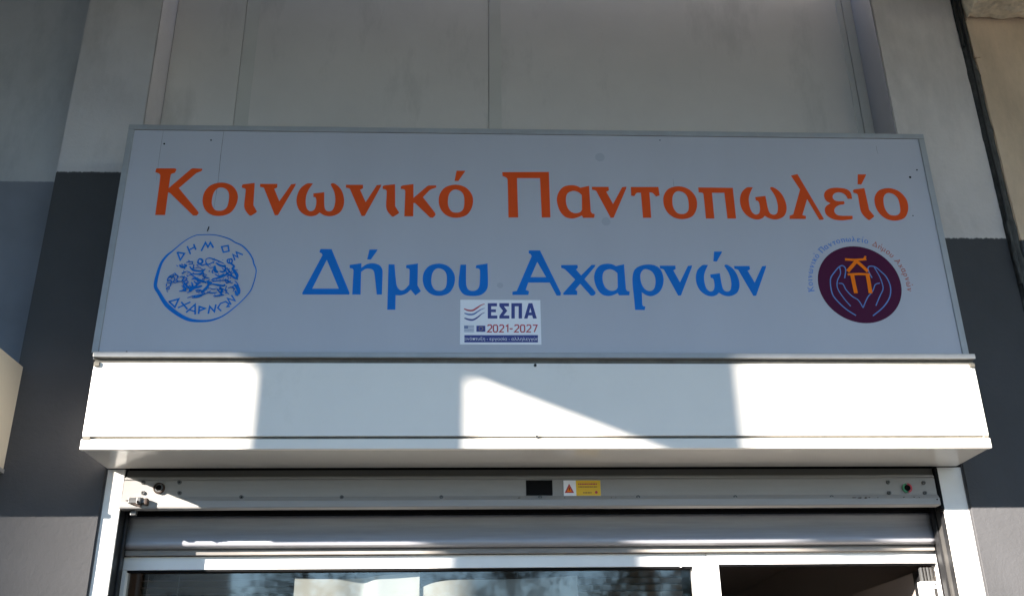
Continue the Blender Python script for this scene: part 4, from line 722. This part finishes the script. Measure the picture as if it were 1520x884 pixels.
# bottom slat of the curtain
prof = [(.151, 2.386), (.1545, 2.374), (.1565, 2.356), (.1555, 2.338), (.152, 2.321), (.1455, 2.305), (.1415, 2.294), (.1385, 2.286), (.1375, 2.279), (.1395, 2.272), (.145, 2.2675), (.165, 2.2645), (.19, 2.2610), (.2125, 2.2585), (.2125, 2.386)]
sl = profile_x('curtain_slat', prof, -1.4225, 1.7665, 'curtain', D, 120, .0007, 'brushed bottom slat of the raised curtain')
for v in sl.data.vertices: v.co.y += .02; v.co.z += .003
for pg in sl.data.polygons: pg.use_smooth = abs(pg.normal.x) < .9
box('brush_seal', -1.42, 1.765, .192, .2125, 2.2440, 2.2635, 'seal', D, .001)
# ================================================================ SHOP WINDOW AND DOOR FRAME
Wd = thing('shopfront_frame', 'white framed shop window with an open doorway on its right under the shutter', 'shopfront', (.2, .23, 0))
zt = 2.240
box('frame_rail', -1.424, .8400, .200, .250, 2.190, zt, 'pvc', Wd, .002, 'top rail over the window')
box('frame_rail', .8425, 1.8085, .199, .250, 2.196, zt + .001, 'pvc', Wd, .002, 'top rail over the doorway')
box('frame_stile', -1.424, -1.408, .201, .250, 0, 2.1898, 'pvc', Wd, .001)
box('frame_stile', .785, .8400, .201, .250, 0, 2.1898, 'pvc', Wd, .002)
box('frame_stile', .8425, .889, .200, .250, 0, 2.1958, 'pvc', Wd, .002)
box('frame_stile', 1.765, 1.8085, .200, .250, 0, 2.1958, 'pvc', Wd, .002)
box('frame_rail', -1.407, .784, .201, .250, 0, .10, 'pvc', Wd, .002, 'bottom rail')
box('glazing_bead', -1.407, .784, .204, .226, 2.183, 2.1895, 'black', Wd, 0)
box('glazing_bead', .889, 1.765, .206, .226, 2.190, 2.1955, 'black', Wd, 0)
mesh('window_pane', [(-1.408, .228, .1), (.785, .228, .1), (.785, .228, 2.1895), (-1.408, .228, 2.1895)], [(0, 1, 2, 3)], 'glass', Wd)
box('catch', .735, .741, .196, .204, 2.186, 2.191, 'pvc', Wd, .001)
# open door leaf, turned into the room
box('door_leaf', 1.722, 1.760, .262, 1.18, .02, 2.178, 'inter', Wd, .003, 'dark door leaf opened into the room')
box('door_stile', 1.712, 1.7215, .262, .32, .02, 2.178, 'guide', Wd, .002)
C_ = box('door_closer', 1.690, 1.762, .205, .245, 1.9, 2.128, 'pvc', Wd, .008, 'white metal box with clipped corner in the doorway corner')
for k in range(4): box('closer_rib', 1.700 + k * .013, 1.709 + k * .013, .212, .232, 2.1285, 2.182, 'guide2' if k % 2 else 'steel', C_, .003)  # dark metals put the ribs' shade into their colour
box('closer_slot', 1.738, 1.750, .2035, .206, 1.9, 2.10, 'guide2', C_, .0005)
disc_y('closer_screw', 1.745, .2025, .206, 2.115, .003, 'steel', C_, seg=10)

# set the frame back behind the curtain
for o in Wd.children_recursive:
    for v in o.data.vertices: v.co.x = v.co.x * 1.004 + .001; v.co.y += .015; v.co.z += .002
# venetian blind inside the window
V = thing('venetian_blind', 'dark brown venetian blind behind the shop window glass', 'blind', (-.3, .33, 2.2))
box('head_rail', -1.40, .775, .35, .40, 2.20, 2.235, 'blind', V, .002)
zb = 2.186; i = 0
while zb > 1.72:
    x0, x1 = -1.398, .772; th = R(48); w2 = .0245; YB = .04
    dy, dz_ = w2 / 2 * math.cos(th), w2 / 2 * math.sin(th)
    mesh('slat', [(x0, .373 - dy, zb + dz_), (x1, .373 - dy, zb + dz_), (x1, .373 + dy, zb - dz_), (x0, .373 + dy, zb - dz_),
                  (x0, .3745 - dy, zb + dz_ + .001), (x1, .3745 - dy, zb + dz_ + .001), (x1, .3745 + dy, zb - dz_ + .001), (x0, .3745 + dy, zb - dz_ + .001)],
         [(0, 1, 2, 3), (7, 6, 5, 4), (0, 4, 5, 1), (3, 2, 6, 7), (0, 3, 7, 4), (1, 5, 6, 2)], 'blind', V)
    zb -= .0262; i += 1
for x in (-1.25, -.55, .1, .68): box('ladder_cord', x, x + .003, .356, .358, 1.72, 2.2, 'blindl', V, 0)
# paper poster between glass and blind, sagging from two pieces of tape
Q = thing('paper_poster', 'large white paper notice hanging crookedly inside the shop window', 'poster', (-.2, .25, 1.6))
def sheet_paper(name, x0, x1, ztop, m, parent, nx=60, nz=24, zbot=1.55, y0=.258):
    Vv = []; F = []
    for j in range(nz + 1):
        for i in range(nx + 1):
            u = i / nx; x = x0 + (x1 - x0) * u; zt_ = ztop(u); z = zt_ + (zbot - zt_) * j / nz
            fold = math.exp(-((x + .54) / .05 - (zt_ - z) * 1.0) ** 2) * .016 + math.exp(-((x + .50) / .03 + (zt_ - z) * 4) ** 2) * .012
            y = y0 + .008 * math.sin(x * 9 + z * 3) * .6 + .006 * noise.noise(Vector((x * 5, z * 4, 1))) + fold
            Vv.append((x, y, z))
    for j in range(nz):
        for i in range(nx): a = j * (nx + 1) + i; F.append((a, a + 1, a + nx + 2, a + nx + 1))
    return mesh(name, Vv, F, m, parent, smooth=True)
sheet_paper('sheet', -.775, -.288, lambda u: 2.172 - .018 * math.sin(u * 3.1) * (1 - u) - .006 * (1 - u) + .01 * u, 'poster', Q)
sheet_paper('sheet', -.292, .335, lambda u: 2.168 - .05 * math.exp(-u * 9) - .012 * math.sin(u * 3.1), 'poster', Q, y0=.270)
text_mesh('printed_line', 'ΚΟΙΝΩΝΙΚΟ  ΠΑΝΤΟΠΩΛΕΙΟ', -.562, .128, 2.036, 2.088, .2535, 'ink', Q)

# room behind
def room():
    x0, x1, y0, y1, z0, z1 = -1.9, 2.2, .43, 5.0, .004, 2.75
    mesh('room_floor', [(x0, .2, z0), (x1, .2, z0), (x1, y1, z0), (x0, y1, z0)], [(0, 1, 2, 3)], 'interf', None, None, 'structure')
    box('room_ceiling', x0, x1, .43, y1, 2.66, 2.76, 'inter', None, 0, None, 'structure')
    box('room_wall', x0, x1, y1, y1 + .1, 0, 2.66, 'inter', None, 0, None, 'structure')
    box('room_wall', x0 - .1, x0, .43, y1, 0, 2.66, 'inter', None, 0, None, 'structure')
    box('room_wall', x1, x1 + .1, .43, y1, 0, 2.66, 'inter', None, 0, None, 'structure')
room()
box('door_head', -1.438, 1.798, .268, .42, 2.27, 2.388, 'inter', B, 0)

# ================================================================ ACROSS THE STREET (trees mirrored in the glass, unseen blocks added for shade)
def tree(label, x, y, h, cr, lf, seed, nleaf=9000):
    r = random.Random(seed); t = thing('street_tree', label, 'tree', (x, y, 0), 'trees across the street')
    trunk = []; px, py = x, y
    for i in range(9):
        z = -.14 + h * .8 * i / 8; px += r.uniform(-.1, .1); py += r.uniform(-.1, .1); trunk.append((px, py, z))
    tube('trunk', trunk, [.2 * (1 - .09 * i) for i in range(9)], 'bark', t)
    tips = []
    for k in range(16):
        b = trunk[r.randint(3, 8)]; a = r.uniform(0, 6.28); ln = r.uniform(.5, 1) * cr
        pts = [b]; q = Vector(b)
        for s in range(5):
            q = q + Vector((math.cos(a), math.sin(a), r.uniform(.3, .9))) * ln / 5 + Vector((r.uniform(-.1, .1), r.uniform(-.1, .1), 0)); pts.append(tuple(q))
        tube('branch', pts, [.06 * (1 - .15 * s) for s in range(6)], 'bark', t, 5); tips += pts[2:]
    Vv = []; F = []
    for k in range(nleaf):
        c = Vector(r.choice(tips)) + Vector((r.gauss(0, .32), r.gauss(0, .32), r.gauss(0, .28))) * cr * .42
        s = r.uniform(.04, .09); u = Vector((r.uniform(-1, 1), r.uniform(-1, 1), r.uniform(-1, 1))).normalized(); v = u.cross(Vector((r.uniform(-1, 1), r.uniform(-1, 1), r.uniform(-1, 1)))).normalized()
        o = len(Vv); Vv += [c - u * s, c + v * s * .5, c + u * s, c - v * s * .5]; F.append((o, o + 1, o + 2, o + 3))
    mesh('crown', Vv, F, lf, t)
for i, (lb, x, y, h, cr, lf) in enumerate((('tall dark pine-like tree across the street, furthest left', -8.2, -22, 9.5, 2.0, 'leaf'), ('broad green tree across the street left of the thin loose one', -3.9, -21, 8.5, 2.6, 'leaf'),
        ('thin loose tree across the street facing the shop window', 1.2, -23, 7.6, 2.6, 'leaf2'), ('dense green tree across the street facing the doorway', 4.7, -21.5, 8.4, 2.5, 'leaf'), ('slender olive tree across the street, second from the right', 8.4, -24, 7.8, 2.2, 'leaf2'), ('tall dark tree across the street, furthest right', 11.5, -23, 9.5, 3.0, 'leaf'))):
    tree(lb, x, y, h, cr, lf, 11 + i, 5000 if 'thin' in lb or 'slender' in lb else 16000)
# unseen tall block added towards the sun to dim the left wall
Ap = thing("sun_blocker_building", 'added tall pale block with rows of windows, shading the left wall', 'building', (-65, -30, 0))
def block(x1, y1, wx, wy, h):
    box('wall', x1 - wx, x1, y1 - wy, y1, -.14, h, 'bplaster', Ap, .05)
    for fl in range(8):
        z = 1.2 + fl * 3.2
        for k in range(5):
            yy = y1 - 1.8 - k * 2.7
            f_ = box('window', x1 - .02, x1 + .06, yy - 1.2, yy, z, z + 1.5, 'shut', Ap, .02)
            box('pane', x1 + .061, x1 + .07, yy - 1.1, yy - .1, z + .1, z + 1.4, 'bwin', f_, 0)
    box('roof', x1 - wx - .3, x1 + .3, y1 - wy - .3, y1 + .3, h + .003, h + .5, 'slab', Ap, .05)
block(-55.36, -22, 17, 16, 27.5)

for k, (xa, xb, h, lb) in enumerate(((-54.9, -44.2, 12.2, 'added low pale block shading the street, beside the tall tower'), (-44.0, -31.2, 11.9, 'added middle low block shading the street, with dark shutters'), (-31.0, -20.2, 12.3, 'added low block shading the street, left of the nearer one'), (-20.0, -9.5, 12.0, 'added low block shading the street, nearest to the shop'))):
    Bk = thing('sun_blocker_building', lb, 'building', ((xa + xb) / 2, -31, 0), 'added low blocks shading the street')  # unseen row added to keep the low sun off the ground
    box('wall', xa, xb, -37, -25, -.14, h, 'bplaster', Bk, .05)
    box('roof', xa - .05, xb + .05, -37.2, -24.8, h + .003, h + .25, 'slab', Bk, .04)
    for fl in range(3):
        z = 1.4 + fl * 3.4
        for j in range(4):
            xx = xa + 1.2 + j * (xb - xa - 2.0) / 4
            f_ = box('window', xx, xx + 1.3, -25.02, -24.94, z, z + 1.6, 'shut', Bk, .02)
            box('pane', xx + .1, xx + 1.2, -24.939, -24.93, z + .1, z + 1.5, 'bwin', f_, 0)
